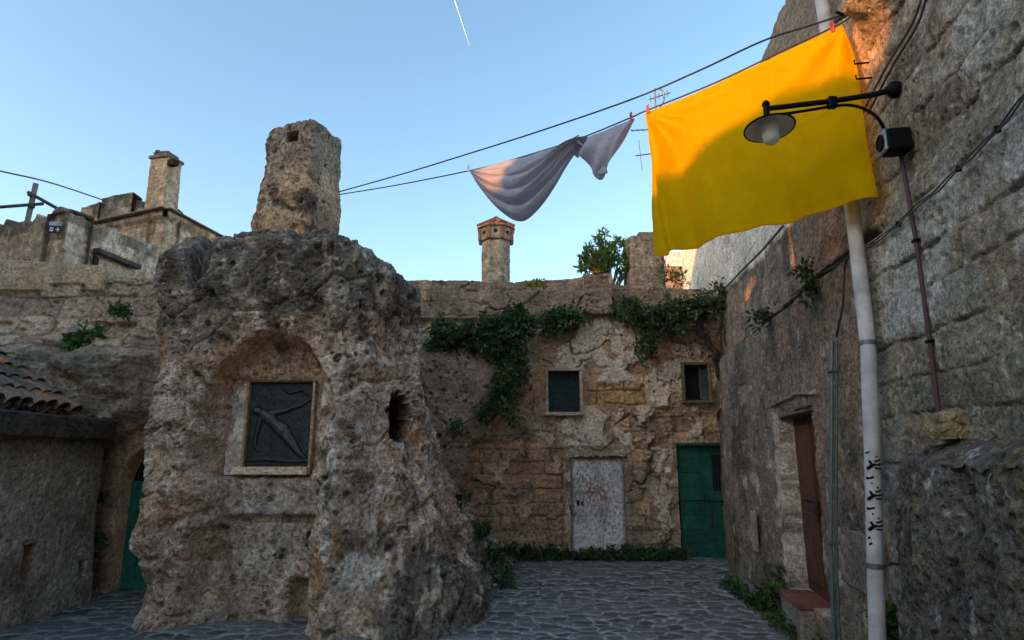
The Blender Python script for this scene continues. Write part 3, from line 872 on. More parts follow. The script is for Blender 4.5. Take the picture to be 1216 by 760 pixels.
    b.box((lo[0], lo[1], (zb + zt) / 2), (W, 0.05, zt - zb), ax=axd, col=BR)
    for k in (0.27, 0.73):
        for z0, z1 in ((0.06, 0.44), (0.5, 0.94)):
            q = wall_pt(s0 + W * k, zb + (zt - zb) * (z0 + z1) / 2, -0.045)
            b.box(q, (W * 0.36, 0.03, (zt - zb) * (z1 - z0)), ax=axd, bev=0.012, col=tuple(np.array(BR) * 1.15))
    dd = b.build('door', M_WOOD, H)
    dd['label'] = 'reddish brown panelled wooden door in deep doorway'
    b = MB()
    q = wall_pt(s0 + W * 0.5, zb + 0.85, -0.02); b.box(q, (0.05, 0.04, 0.14), ax=axd, bev=0.008, col=(0.03, 0.03, 0.03)); b.build('handle', M_WOOD, dd)
    b = MB()
    q = wall_pt((s0 + s1) / 2, zt - 0.0, 0.0); b.box(q, (W + 0.05, 0.20, 0.06), ax=axd, bev=0.01, col=(0.2, 0.17, 0.14)); b.build('lintel', M_WALL, dd)
    # ---- doorstep with a red tread
    b = MB()
    q = wall_pt(6.70, 0.19, 0.09); b.box(q, (0.78, 0.34, 0.32), ax=axd, bev=0.02, col=(0.22, 0.21, 0.20))
    st = b.build('step', M_WALL, H)
    b = MB()
    q = wall_pt(6.70, 0.365, 0.095); b.box(q, (0.79, 0.36, 0.035), ax=axd, bev=0.008, col=(0.22, 0.065, 0.045)); b.build('tread', M_WOOD, st)
    # ---- the small hatch low in the wall
    b = MB()
    sm, zm = (ha + hb) / 2, (hz0 + hz1) / 2
    q = wall_pt(sm, zm, 0.15)
    b.box(q, (abs(ha - hb), 0.05, abs(hz1 - hz0)), ax=axd, bev=0.01, col=(0.20, 0.175, 0.165))
    h = b.build('hatch', M_WALL, H); h['label'] = 'square grey stone hatch low in the wall'
    # ---- pale plate beside the door
    b = MB()
    r0 = at(912, 631, 8.55); 
    q = np.array([plane_x(8.3) - 0.24, 8.3, at(912, 631, 8.3)[2]])
    b.box(q, (0.26, 0.03, 0.46), ax=axd, bev=0.006, col=(0.30, 0.28, 0.245))
    b.build('cover_plate', M_WALL, H)
    return H

def build_kerb():
    us = np.linspace(0, 1, 160); w = np.linspace(0, 1, 24)
    pts = np.array([(2.40, 4.4), (2.62, 5.6), (2.78, 6.5), (2.86, 7.3), (2.93, 8.2), (2.97, 9.2)])
    L = np.linspace(0, 1, len(pts))
    ex, ey = np.interp(us, L, pts[:, 0]), np.interp(us, L, pts[:, 1])
    V = np.zeros((160, 30, 3)); 
    prof = [(-0.02, -0.05), (0.0, 0.02), (0.004, 0.08), (0.02, 0.105)] + [(0.05 + 0.5 * k / 25, 0.115 + 0.03 * k / 25) for k in range(26)]
    for j, (o, z) in enumerate(prof):
        V[:, j, 0] = ex + o; V[:, j, 1] = ey; V[:, j, 2] = z
    V[..., 2] += 0.03 * fbm(V, 2.5, 3, seed=301) + 0.012 * fbm(V, 11, 3, seed=302)
    V[..., 0] += 0.05 * fbm(V, 2.0, 3, seed=303)
    c = np.zeros(V.shape); c[:] = (0.15, 0.15, 0.145)
    c = mixc(c, (0.07, 0.075, 0.06), ss(-0.1, 0.3, fbm(V, 3, 4, seed=304)))
    tag(grid('kerb', V, M_PAVE, tint=c, flip=True), kind='structure')
# =================================================================== ROCK OUTCROP
def catmull(pts, n, closed=True):
    P = np.asarray(pts, float); k = len(P); out = []
    for i in range(k):
        p0, p1, p2, p3 = P[(i - 1) % k], P[i], P[(i + 1) % k], P[(i + 2) % k]
        t = np.linspace(0, 1, n, endpoint=False)[:, None]
        out.append(0.5 * ((2 * p1) + (-p0 + p2) * t + (2 * p0 - 5 * p1 + 4 * p2 - p3) * t ** 2 + (-p0 + 3 * p1 - 3 * p2 + p3) * t ** 3))
    return np.concatenate(out)

def build_rock():
    base = [(-4.25, 11.9), (-3.9, 9.6), (-3.86, 8.2), (-3.88, 7.45), (-3.78, 7.08), (-3.6, 6.92), (-3.1, 6.98), (-2.6, 7.0), (-2.1, 6.92), (-1.75, 6.72), (-1.3, 6.55), (-0.75, 6.6), (-0.38, 6.95), (-0.27, 7.6),
            (-0.27, 8.5), (-0.25, 9.5), (-0.15, 10.6), (0.0, 11.9), (-2.0, 12.1)]
    top = [(-4.25, 11.9), (-4.25, 9.6), (-4.26, 8.3), (-4.22, 7.55), (-4.05, 7.2), (-3.6, 7.02), (-3.1, 6.98), (-2.6, 6.98), (-2.15, 7.02), (-1.85, 7.12), (-1.58, 7.4), (-1.42, 7.8), (-1.36, 8.3), (-1.42, 8.8),
           (-1.55, 9.4), (-1.7, 10.1), (-1.8, 10.9), (-1.85, 11.9), (-2.2, 12.1)]
    Bd, Td = catmull(base, 60), catmull(top, 60)
    # denser where the camera looks
    seg = np.linalg.norm(np.diff(np.concatenate([Bd, Bd[:1]]), axis=0), axis=1)
    wgt = np.where(Bd[:, 1] > 11.3, 0.12, np.where((Bd[:, 0] < -4.05) & (Bd[:, 1] > 7.6), 0.35, 1.0))
    L = np.concatenate([[0], np.cumsum(seg * wgt)])
    NS = 860
    q = np.linspace(0, L[-1], NS, endpoint=False)
    def samp(D):
        D2 = np.concatenate([D, D[:1]])
        return np.stack([np.interp(q, L, D2[:, 0]), np.interp(q, L, D2[:, 1])], -1)
    Bs, Ts = samp(Bd), samp(Td)
    HS = 3.84
    nz, nc = 330, 90
    z = np.linspace(-0.12, HS, nz)
    zz = np.clip(z / HS, 0, 1)
    w = zz ** 0.85
    wr = 1 - (1 - zz) ** 1.75
    V = np.zeros((NS, nz + nc, 3))
    rt = ss(-1.9, -1.2, Bs[:, 0]) * ss(11.6, 11.0, Bs[:, 1])
    w2 = w[None] * (1 - rt)[:, None] + wr[None] * rt[:, None]
    V[:, :nz, :2] = Bs[:, None] * (1 - w2)[..., None] + Ts[:, None] * w2[..., None]
    V[:, :nz, 2] = z
    cen = np.array([-2.75, 8.9])
    th = np.linspace(0, 1, nc + 1)[1:]
    for j, c in enumerate(th):
        a = c * math.pi / 2
        k = max(math.cos(a) ** 0.36, 0.004)
        xy = cen + (Ts - cen) * k
        Ht = 4.48 - 0.36 * ss(-2.2, -1.5, xy[:, 0]) - 0.16 * ss(-3.0, -3.7, xy[:, 0]) - 0.35 * ss(9.0, 11.5, xy[:, 1])
        V[:, nz + j, :2] = xy
        V[:, nz + j, 2] = HS + (Ht - HS) * math.sin(a) ** 1.0
    nr = normals(V)
    if nr[400, 100, 1] > 0: nr = -nr
    if (nr[:, :, 0] * (V[..., 0] - cen[0])).sum() < 0: nr = -nr
    X, Y, Z = V[..., 0], V[..., 1], V[..., 2]
    n0 = fbm(V, 0.75, 3, seed=400)
    n1 = fbm(V, 1.9, 4, seed=401)
    n2 = fbm(V, 5.5, 4, seed=402)
    n3 = fbm(V, 17, 3, seed=403)
    rg = ridged(V * np.array([1, 1, 0.55]), 2.4, 4, seed=404)
    wv = V + 0.05 * n2[..., None]
    f1, f2, _ = worley(wv, 4.2, seed=405)
    g1, g2, _ = worley(wv, 10.5, seed=406)
    h1, _, _ = worley(V + 0.02 * n3[..., None], 24, seed=407)
    front = ss(0.1, 0.5, -nr[..., 1])
    # the cut niche: flat faces inside, the natural rock outside
    xr = -2.06 + 0.09 * n1 + 0.05 * n2
    xl = np.interp(Z, [0, 0.6, 1.2, 1.7, 2.4, 3.0], [-3.22, -3.18, -3.14, -3.34, -3.30, -3.12]) + 0.16 * n1 + 0.08 * n2
    zt_ = 3.02 - 0.9 * (np.clip(np.abs(X + 2.66) / 0.75, 0, 1.3)) ** 2.6 + 0.16 * n1 + 0.06 * n2
    nich = ss(-0.03, 0.05, xr - X) * ss(-0.22, 0.14, X - xl) * ss(-0.10, 0.10, zt_ - Z) * front
    nich_low = ss(0.25, 0.0, Z - 1.5)
    left_low = np.interp(Z, [0, 0.6, 1.2, 1.7], [-3.15, -3.10, -3.12, -3.35])
    inner = nich
    pitamp = (1 - 0.55 * inner)
    big = 0.18 * n0 + 0.15 * n1 + 0.05 * n2
    d = big * (1 - 0.8 * inner) + 0.018 * n3 * (1 + 0.6 * (1 - inner)) + 0.07 * (rg - 0.45) * (1 - inner)
    d -= (0.10 * ss(0.32, 0.12, f1) * ss(-0.1, 0.25, n0 + 0.5 * n2) + 0.045 * ss(0.34, 0.10, g1) * ss(-0.15, 0.2, n1) + 0.016 * ss(0.4, 0.12, h1)) * pitamp
    # bedding ledges, broken facets and sharp-edged solution holes
    bed = Z + 0.10 * n1 + 0.05 * n2
    d += 0.045 * (np.abs(((bed / 0.46) % 1.0) - 0.5) * 2 - 0.5) * (1 - inner) * ss(-0.2, 0.2, n0)
    e1, e2, ec = worley(V * np.array([1, 1, 0.8]) + 0.10 * n1[..., None], 1.9, seed=408)
    d += 0.06 * (ec - 0.5) * (1 - 0.8 * inner) - 0.045 * ss(0.10, 0.0, e2 - e1) * (1 - inner)
    k1, _, kc = worley(V + 0.02 * n2[..., None], 3.4, seed=409)
    d -= 0.08 * ss(0.20, 0.14, k1 + 0.05 * n3) * (kc > 0.70) * (1 - 0.6 * inner)
    m1, _, mc = worley(V, 8.0, seed=411)
    d -= 0.045 * ss(0.28, 0.20, m1 + 0.05 * n3) * (mc > 0.62) * (1 - 0.7 * inner)
    # right flank: long hanging flutes
    flank = ss(-1.75, -1.35, X) * ss(0.9, 0.0, -nr[..., 1] - 0.15)
    flute = ridged(np.stack([X * 1.0, Y * 1.0, Z * 0.28 + X * 0.25], -1), 2.6, 4, seed=410)
    ff = ridged(np.stack([X * 1.1 + 0.12 * n1, Y * 0.6, Z * 0.22], -1), 2.2, 3, seed=412)
    d += front * (1 - inner) * (1 - flank) * 0.10 * (ff - 0.5)
    d += flank * (0.14 * (flute - 0.5) - 0.06 * ss(0.30, 0.16, g1))
    D = V + nr * d[..., None]
    push = np.zeros_like(X)
    push += 0.42 * inner * np.interp(Z, [0, 0.3, 1.05, 1.12, 1.5, 1.6, 2.6, 3.2], [0.62, 0.66, 0.72, 0.60, 0.62, 0.95, 1.0, 0.85])
    push -= 0.34 * gauss(X, Z, -1.84, 1.3, 0.17, 1.5) * front
    push += 0.16 * gauss(X, Z, -1.48, 1.6, 0.14, 1.3) * front
    push -= 0.12 * gauss(X, Z, -3.50, 2.6, 0.16, 0.9) * front
    # overhanging brow, left column, toe
    push -= 0.20 * gauss(X, Z, -2.70, 3.42, 0.85, 0.26) * front * (1 + 0.8 * n1)
    push -= 0.14 * gauss(X, Z, -3.72, 1.05, 0.42, 0.55) * front
    push += 0.10 * gauss(X, Z, -3.70, 1.75, 0.35, 0.10) * front
    # small hollows beside the niche and at its foot
    push += 0.26 * box2(X, Z, -3.32, -3.06, 0.12, 0.98, 0.05) * front
    push += 0.24 * box2(X, Z, -2.34, -2.10, -0.2, 0.42, 0.06) * front
    push += 0.12 * gauss(X, Z, -3.62, 2.1, 0.12, 0.25) * front
    push += 0.05 * box2(X, Z, -3.06, -2.08, 1.02, 1.09, 0.02) * inner
    push -= 0.05 * box2(X, Z, -3.06, -2.08, 1.09, 1.16, 0.02) * inner
    # bed of the plaque
    plq = box2(X, Z, -3.24, -2.24, 1.50, 2.60, 0.02) * front
    D[..., 1] += push
    ybed = 7.42
    D[..., 1] = D[..., 1] * (1 - plq) + ybed * plq
    # the dark hole in the right flank
    rel = D - np.array([0, 0, EYE])
    fw = rel[..., 1] * CP + rel[..., 2] * SP
    ppx = 608 + FOC * rel[..., 0] / np.maximum(fw, 0.1); ppy = 380 - FOC * (rel[..., 2] * CP - rel[..., 1] * SP) / np.maximum(fw, 0.1)
    cand = (np.hypot(ppx - 483, ppy - 480) < 7) & (nr[..., 0] > -0.2) & (Y < 10.5)
    if cand.any():
        ci = np.argmin(np.where(cand, fw, 99)); hc = D.reshape(-1, 3)[ci]
    else:
        hc = np.array([-1.3, 7.9, 2.35])
    dh = np.hypot(D[..., 0] - hc[0], (D[..., 1] - hc[1]) * 0.62)
    dz = D[..., 2] - hc[2]
    wdt = np.interp(dz, [-0.46, -0.40, 0.0, 0.28, 0.48], [0.03, 0.12, 0.13, 0.08, 0.02])
    hole = ss(0.0, 0.025, wdt - dh + 0.02 * n1) * (np.abs(dz) < 0.46) * (nr[..., 0] > -0.3)
    D = D + hole[..., None] * np.array([-0.55, 1.3, 0.05])
    # knob at the left shoulder, split from the rest by a cleft
    cleft = np.exp(-((X + 3.62 + 0.08 * n1) / 0.085) ** 2) * ss(3.55, 3.9, Z) * ss(9.5, 8.5, Y)
    D[..., 2] -= 0.34 * cleft; D[..., 1] += 0.16 * cleft * front
    D[..., 2] += 0.12 * gauss(X, Y, -3.92, 7.5, 0.22, 0.5) * ss(3.7, 4.0, Z)
    D[..., 1] -= 0.14 * gauss(X, Z, -3.90, 3.95, 0.20, 0.16) * front
    # colours
    c = np.zeros(V.shape); c[:] = (0.36, 0.285, 0.22)
    c = mixc(c, (0.54, 0.47, 0.39), 0.85 * ss(-0.05, 0.3, n1 * 0.6 + n2 * 0.7))
    c = mixc(c, (0.46, 0.285, 0.17), 0.75 * ss(0.0, 0.35, fbm(V, 1.3, 4, seed=420) + 0.30 * gauss(X, Z, -2.7, 2.9, 0.6, 0.35) + 0.2 * inner * ss(1.5, 2.2, Z)))
    c = mixc(c, (0.42, 0.28, 0.19), 0.6 * ss(-0.1, 0.3, fbm(V, 1.7, 4, seed=421)) * ss(-1.5, -1.0, X) * ss(0.8, 1.6, Z))
    crust = ss(-0.12, 0.22, fbm(V, 2.1, 5, gain=0.6, seed=422) + 0.42 * ss(3.0, 3.8, Z + 0.3 * n0) + 0.18 * ss(2.6, 3.3, Z) - 0.22)
    c = mixc(c, (0.085, 0.075, 0.066), 0.9 * crust * (1 - 0.7 * inner * ss(3.0, 2.7, Z)))
    c = mixc(c, (0.56, 0.52, 0.46), 0.75 * ss(0.14, 0.32, fbm(V, 9, 4, gain=0.65, seed=423)) * (1 - 0.3 * crust))
    white = ss(0.02, 0.30, fbm(V * np.array([1, 1, 0.45]), 4.5, 5, gain=0.65, seed=424) + 0.36 * gauss(X, Z, -1.62, 1.2, 0.34, 1.3) + 0.12 * gauss(X, Z, -4.05, 2.2, 0.2, 1.4) - 0.14)
    c = mixc(c, (0.62, 0.62, 0.61), 0.9 * white * ss(3.3, 2.8, Z))
    c = mixc(c, (0.075, 0.078, 0.078), 0.8 * ss(-0.05, 0.3, fbm(V, 2.4, 4, seed=425) + 0.75 * ss(1.0, 0.1, Z) * ss(-1.5, -0.9, X) - 0.08) * ss(-1.9, -1.4, X) * ss(2.4, 1.2, Z))
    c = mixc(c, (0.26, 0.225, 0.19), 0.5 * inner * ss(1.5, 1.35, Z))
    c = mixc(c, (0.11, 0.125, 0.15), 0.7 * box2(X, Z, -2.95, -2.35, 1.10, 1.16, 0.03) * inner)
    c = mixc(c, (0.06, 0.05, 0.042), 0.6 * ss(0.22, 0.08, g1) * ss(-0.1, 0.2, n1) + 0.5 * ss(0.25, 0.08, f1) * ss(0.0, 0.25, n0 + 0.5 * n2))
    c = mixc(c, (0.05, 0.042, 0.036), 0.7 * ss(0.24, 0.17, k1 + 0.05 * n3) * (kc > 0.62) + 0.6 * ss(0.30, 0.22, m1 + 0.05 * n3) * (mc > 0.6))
    c = mixc(c, (0.60, 0.55, 0.48), 0.55 * ss(0.62, 0.85, rg) * (1 - 0.6 * crust))
    c = mixc(c, (0.035, 0.03, 0.026), hole)  # inside of the hole: its deep shade put into the colour
    c = mixc(c, (0.10, 0.115, 0.06), 0.5 * ss(0.05, 0.3, fbm(V, 3, 4, seed=427)) * ss(0.5, 0.1, Z))
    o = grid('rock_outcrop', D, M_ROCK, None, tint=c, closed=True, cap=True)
    tag(o, 'massive pitted rock outcrop with a carved niche and a framed bronze relief on its face', 'rock')
    recentre(o, (-2.3, 8.5, 0))
    return o

def build_relief():
    """framed bronze relief of an outstretched figure set in the niche"""
    T = thing('bronze_relief', 'dark bronze relief of an outstretched figure in a stone frame in the rock niche', 'relief', (-2.65, 7.36, 1.58))
    x0, x1, z0, z1 = -3.00, -2.28, 1.62, 2.55
    y = 7.385
    nx, nz = 150, 190
    U, Z = np.meshgrid(np.linspace(x0, x1, nx), np.linspace(z0, z1, nz), indexing='ij')
    a = (U - x0) / (x1 - x0); b = (Z - z0) / (z1 - z0)
    asp = (z1 - z0) / (x1 - x0)
    def limb(pts, rads):
        """soft ridge along a polyline in panel units"""
        h = np.zeros_like(a)
        for (p, q), (r0, r1) in zip(zip(pts[:-1], pts[1:]), zip(rads[:-1], rads[1:])):
            px, py = p; qx, qy = q
            dx, dy = (qx - px), (qy - py) * asp
            L2 = dx * dx + dy * dy
            t = np.clip(((a - px) * dx + (b - py) * asp * dy) / L2, 0, 1)
            dist = np.hypot(a - (px + t * (qx - px)), (b - (py + t * (qy - py))) * asp)
            r = r0 + t * (r1 - r0)
            h = np.maximum(h, np.sqrt(np.clip(1 - (dist / r) ** 2, 0, 1)) * r)
        return h
    body = limb([(0.22, 0.62), (0.34, 0.56), (0.47, 0.46), (0.53, 0.41)], [0.085, 0.105, 0.085, 0.09])
    leg_a = limb([(0.53, 0.42), (0.66, 0.29), (0.80, 0.17), (0.90, 0.09)], [0.075, 0.065, 0.05, 0.03])
    leg_b = limb([(0.56, 0.44), (0.72, 0.30), (0.83, 0.16), (0.93, 0.10)], [0.07, 0.055, 0.045, 0.03])
    arm_a = limb([(0.30, 0.62), (0.55, 0.66), (0.78, 0.72), (0.95, 0.80)], [0.06, 0.045, 0.038, 0.03])
    arm_b = limb([(0.20, 0.60), (0.14, 0.42), (0.12, 0.24), (0.17, 0.18)], [0.055, 0.04, 0.035, 0.03])
    head = limb([(0.11, 0.665), (0.14, 0.655)], [0.07, 0.07])
    cloth = limb([(0.46, 0.50), (0.60, 0.45), (0.66, 0.40)], [0.07, 0.06, 0.04])
    drape = limb([(0.50, 0.93), (0.62, 0.88), (0.82, 0.92), (0.95, 0.82)], [0.02, 0.03, 0.03, 0.02])
    mound = limb([(0.02, 0.06), (0.3, 0.08), (0.7, 0.05), (0.98, 0.06)], [0.03, 0.035, 0.03, 0.03])
    h = np.zeros_like(a)
    for k in (body, leg_a, leg_b, arm_a, arm_b, head, cloth, drape, mound):
        h = np.maximum(h, k)
    pp = np.stack([U, U * 0, Z], -1)
    lift = 0.85 * h * (x1 - x0) + 0.004 * fbm(pp, 9, 4, seed=500) + 0.003 * ridged(pp, 14, 3, seed=501)
    V = np.stack([U, y - lift, Z], -1)
    c = np.zeros(V.shape); c[:] = (0.026, 0.031, 0.034)
    c = mixc(c, (0.05, 0.058, 0.058), ss(0.0, 0.4, fbm(pp, 6, 4, seed=502)) * 0.6)
    c = mixc(c, (0.085, 0.09, 0.085), ss(0.02, 0.08, h) * 0.6)  # raised parts lighter: highlight put into the colour
    # edge turned back to the bed
    V[0, :, 1] += 0.03; V[-1, :, 1] += 0.03; V[:, 0, 1] += 0.03; V[:, -1, 1] += 0.03
    grid('panel', V, M_BRONZE, T, tint=c)
    # frame: thin edges, a broad rough left jamb and a smooth sill
    f = MB()
    f.box((x0 - 0.018, 7.36, (z0 + z1) / 2), (0.03, 0.10, z1 - z0 + 0.06), bev=0.005, col=(0.36, 0.26, 0.16))
    f.box((x1 + 0.018, 7.36, (z0 + z1) / 2), (0.03, 0.10, z1 - z0 + 0.06), bev=0.005, col=(0.40, 0.32, 0.24))
    f.box(((x0 + x1) / 2, 7.36, z1 + 0.016), (x1 - x0 + 0.066, 0.10, 0.026), bev=0.005, col=(0.15, 0.105, 0.07))
    f.build('frame', M_WALL, T)
    loop = [(x0 - 0.19, 1.52), (x0 - 0.034, 1.52), (x0 - 0.034, 2.53), (x0 - 0.085, 2.53), (x0 - 0.13, 2.40), (x0 - 0.13, 2.15), (x0 - 0.20, 1.95)]
    uu = np.linspace(0, 1, 60); vv = np.linspace(0, 1, 12)
    zz = 1.52 + (2.54 - 1.52) * uu
    xl = np.interp(zz, [1.52, 1.9, 2.0, 2.2, 2.4, 2.54], [x0 - 0.215, x0 - 0.22, x0 - 0.16, x0 - 0.13, x0 - 0.12, x0 - 0.07])
    J = np.zeros((60, 14, 3))
    for j in range(14):
        g = np.clip((j - 1) / 11, 0, 1)
        J[:, j, 0] = xl + (x0 - 0.034 - xl) * g
        J[:, j, 1] = 7.335 + (0.10 if j in (0, 13) else 0.0)
        J[:, j, 2] = zz
    J[:, 1:13, 1] += 0.012 * fbm(J[:, 1:13], 6, 3, seed=510)
    J[..., 0] += 0.012 * fbm(J + 9, 5, 3, seed=511)
    cj = np.zeros(J.shape); cj[:] = (0.58, 0.51, 0.45)
    cj = mixc(cj, (0.27, 0.22, 0.18), 0.6 * ss(0.0, 0.3, fbm(J, 5, 4, seed=512)))
    jb = grid('jamb', J, M_WALL, T, tint=cj); jb['label'] = 'broad rough pale stone slab left of the relief'
    f = MB()
    f.box(((x0 + x1) / 2 - 0.03, 7.30, z0 - 0.055), (x1 - x0 + 0.11, 0.20, 0.085), bev=0.008, col=(0.62, 0.50, 0.39))
    sl = f.build('sill', M_WALL, T); sl['label'] = 'smooth pale stone sill below the relief'

def build_rock_chimney():
    def loopscale(t): return 1.0 - 0.22 * t
    a, b = at(297, 285, 8.3), at(384, 285, 8.3)
    x0, x1 = a[0], b[0]
    W = x1 - x0
    z0 = 4.05; H = at(350, 150, 8.3)[2] - z0
    loop = rect_loop(x0 + 0.0, x1, 8.1, 9.0, 0.05, rot=math.radians(-17))
    def disp(p, t):
        o = 0.05 * fbm(p, 1.6, 3, seed=600) + 0.045 * fbm(p, 4.5, 4, seed=601) + 0.015 * fbm(p, 15, 3, seed=602)
        f1, _, _ = worley(p, 6, seed=603)
        o -= 0.05 * ss(0.32, 0.1, f1)
        h, _, _ = worley(p, 16, seed=604); o -= 0.015 * ss(0.35, 0.1, h)
        left = ss(x0 + 0.30, x0 + 0.05, p[..., 0])
        o -= 0.07 * left * ridged(p, 3.5, 3, seed=605)
        return o
    def colr(p, n, t):
        c = np.zeros(p.shape); c[:] = (0.33, 0.255, 0.18)
        c = mixc(c, (0.42, 0.34, 0.25), ss(0.0, 0.4, fbm(p, 3, 4, seed=610)))
        z = (p[..., 2] - z0) / H
        c = mixc(c, (0.40, 0.25, 0.12), 0.8 * ss(0.6, 0.2, z + 0.5 * fbm(p, 2, 3, seed=611)))
        c = mixc(c, (0.075, 0.06, 0.048), 0.9 * ss(0.12, 0.25, fbm(p, 2.3, 4, seed=612) + 0.16 * gauss(p[..., 0], z, x1 - 0.25, 0.25, 0.25, 0.3)))
        c = mixc(c, (0.16, 0.145, 0.125), 0.75 * ss(0.55, 0.9, z + 0.3 * fbm(p, 3, 3, seed=613)))
        c = mixc(c, (0.45, 0.42, 0.37), 0.5 * ss(0.2, 0.4, fbm(p, 10, 4, seed=614)))
        return c
    T = thing('stone_chimney', 'stout weathered stone chimney stack standing on top of the rock outcrop', 'chimney', ((x0 + x1) / 2, 8.5, z0))
    st = column('stack', M_ROCK, T, loop, z0, H, loopscale, lambda t: np.array([0.06 * t, 0.0]), 600, 420, 190, disp, colr, capn=14, round_top=0.03)
    me = st.data
    n = len(me.vertices); co = np.empty(n * 3, np.float32); me.vertices.foreach_get('co', co); co = co.reshape(-1, 3)
    off = np.array(T.location)
    w = co + 0
    hx, hz = at(347, 162, 8.2)[0] , at(347, 162, 8.2)[2]
    m = (ss(-0.012, 0.012, w[:, 0] - (hx - 0.085)) * ss(-0.012, 0.012, hx + 0.085 - w[:, 0]) * ss(-0.012, 0.012, w[:, 2] - (hz - 0.075)) * ss(-0.012, 0.012, hz + 0.06 - w[:, 2])) * (w[:, 1] < 8.45)
    co[:, 1] += (0.3 * m).astype(np.float32)
    me.vertices.foreach_set('co', co.ravel())
    # ragged top left corner
    me.update()

# =================================================================== LEFT: wall with the arched door, low house
YL = 8.75
def build_left_wall():
    H = thing('retaining_wall', 'rough stone retaining wall behind the low tiled house with an arched green door', 'wall', (-5.5, YL, 0))
    us = np.linspace(-9.6, -3.7, 470); ts = np.linspace(0, 1, 370)
    U, T = np.meshgrid(us, ts, indexing='ij')
    def lx(px, py): return at(px, py, YL)[0]
    def lz(px, py): return at(px, py, YL)[2]
    e = np.stack([us, us * 0, us * 0], -1)
    top = np.interp(us, [lx(-60, 308), lx(0, 309), lx(128, 317), lx(129, 328), lx(168, 330), -3.7], [lz(-60, 308), lz(0, 309), lz(128, 317), lz(129, 328), lz(168, 330), lz(168, 330)])
    top = top + 0.02 * fbm(e, 5, 3, seed=650) * ss(lx(110, 310), lx(130, 310), us)
    Z = -0.1 + T * (top[:, None] + 0.1)
    p = np.stack([U, U * 0 + 4.0, Z], -1)
    n1 = fbm(p, 1.0, 3, seed=651); n2 = fbm(p, 3, 4, seed=652); n3 = fbm(p, 11, 4, seed=653)
    d, ra, rb = masonry(U + 0.08 * n2, Z + 0.08 * fbm(p, 2.6, 3, seed=654), 33, (0.18, 0.34), (0.28, 0.6))
    smooth_top = ss(lz(60, 348), lz(60, 344), Z - 0.10 * box2(U, Z, lx(60, 340), lx(104, 340), 0, 9, 0.05)) * ss(lx(128, 330), lx(124, 330), U)
    rock = ss(lz(100, 412), lz(100, 432), Z + 0.25 * n1) * ss(2.0, 2.3, Z + 0.3 * n1 + 0.8 * ss(lx(150, 470), lx(95, 470), U))
    f1, f2, _ = worley(p, 7, seed=655)
    off = 0.07 * n1 + 0.06 * n2 + 0.02 * n3 - 0.016 * np.exp(-(d / 0.016) ** 2) * ss(-0.2, 0.2, n2 + n3) - 0.05 * ss(0.3, 0.1, f1) + 0.03 * (ra - 0.5) + 0.03 * n3
    rk = 0.22 * fbm(p, 0.9, 4, seed=656) + 0.10 * ridged(p, 1.8, 4, seed=657) + 0.02 * n3 + 0.10
    off = off * (1 - rock) + rk * rock
    off = off * (1 - smooth_top) + smooth_top * (0.05 + 0.008 * n2)
    off += 0.15 * ss(3.6, 2.4, Z) + 0.62 * ss(-4.70, -5.5, U) * ss(1.7, 2.5, Z + 0.3 * n2) * ss(3.85, 2.9, Z + 0.4 * n1) * (1 + 0.8 * n2)
    off -= 0.20 * box2(U, Z, lx(-80, 400), lx(165, 400), lz(80, 404), lz(80, 385), 0.03) * ss(-0.2, 0.2, n2)
    # arched opening with chamfered surround
    cx = -4.68; hw = 0.47; spring = 1.36
    ar = np.where(Z > spring, np.hypot((U - cx) / hw, (Z - spring) / 0.52), np.abs(U - cx) / hw)
    op = ss(1.02, 0.99, ar)
    sur = ss(1.55, 1.50, ar)
    off = off * (1 - 0.8 * sur) + sur * 0.05
    off = np.where(op > 0.5, -0.30, off)
    c = np.zeros(p.shape); c[:] = (0.36, 0.275, 0.205)
    c = c * (0.75 + 0.5 * ra)[..., None]
    c = mixc(c, (0.27, 0.22, 0.175), rock)
    c = mixc(c, (0.50, 0.45, 0.39), rock * ss(0.1, 0.35, fbm(p, 4, 4, seed=660)))
    c = mixc(c, (0.10, 0.09, 0.078), rock * 0.8 * ss(-0.02, 0.25, fbm(p, 2.4, 5, gain=0.6, seed=661)))
    c = mixc(c, (0.12, 0.10, 0.085), 0.7 * ss(0.02, 0.3, fbm(p, 2.6, 5, gain=0.6, seed=662)) * (1 - smooth_top))
    c = mixc(c, (0.45, 0.33, 0.225), smooth_top * (0.9 + 0.3 * n2))
    c = mixc(c, (0.26, 0.20, 0.15), smooth_top * 0.6 * ss(0.1, 0.35, fbm(p * np.array([1, 1, 0.5]), 1.6, 4, seed=663)))
    c = mixc(c, (0.09, 0.075, 0.06), np.exp(-(d / 0.018) ** 2) * 0.6 * (1 - smooth_top))
    c = mixc(c, (0.34, 0.21, 0.14), sur * 0.7)
    c = mixc(c, (0.30, 0.19, 0.13), op)
    front = np.stack([U, YL - off, Z], -1)
    back = [front[:, -1] + np.array([0, dy, dz]) for dy, dz in ((0.03, 0.01), (0.3, 0.015), (0.6, 0.0), (0.65, -0.6))]
    V = np.concatenate([front, np.stack(back, 1)], 1)
    tint = np.concatenate([c, np.repeat(c[:, -1:], 4, 1)], 1)
    grid('wall', V, M_WALL, H, tint=tint)
    # arched green door: boards below, dark fanlight with a curled grille above
    b = MB()
    G = (0.012, 0.125, 0.078)
    zt = 1.40
    for k in range(5):
        w = 2 * hw / 5
        b.box((cx - hw + w * (k + 0.5), YL + 0.20, zt / 2), (w - 0.008, 0.04, zt), bev=0.006, col=tuple(np.array(G) * (0.85 + 0.3 * random.random())))
    for z in (0.08, 0.68, zt - 0.05):
        b.box((cx, YL + 0.172, z), (2 * hw - 0.03, 0.02, 0.10), bev=0.006, col=G)
    do = b.build('door', M_WOOD, H); do['label'] = 'green wooden door under a round arch'
    b = MB()
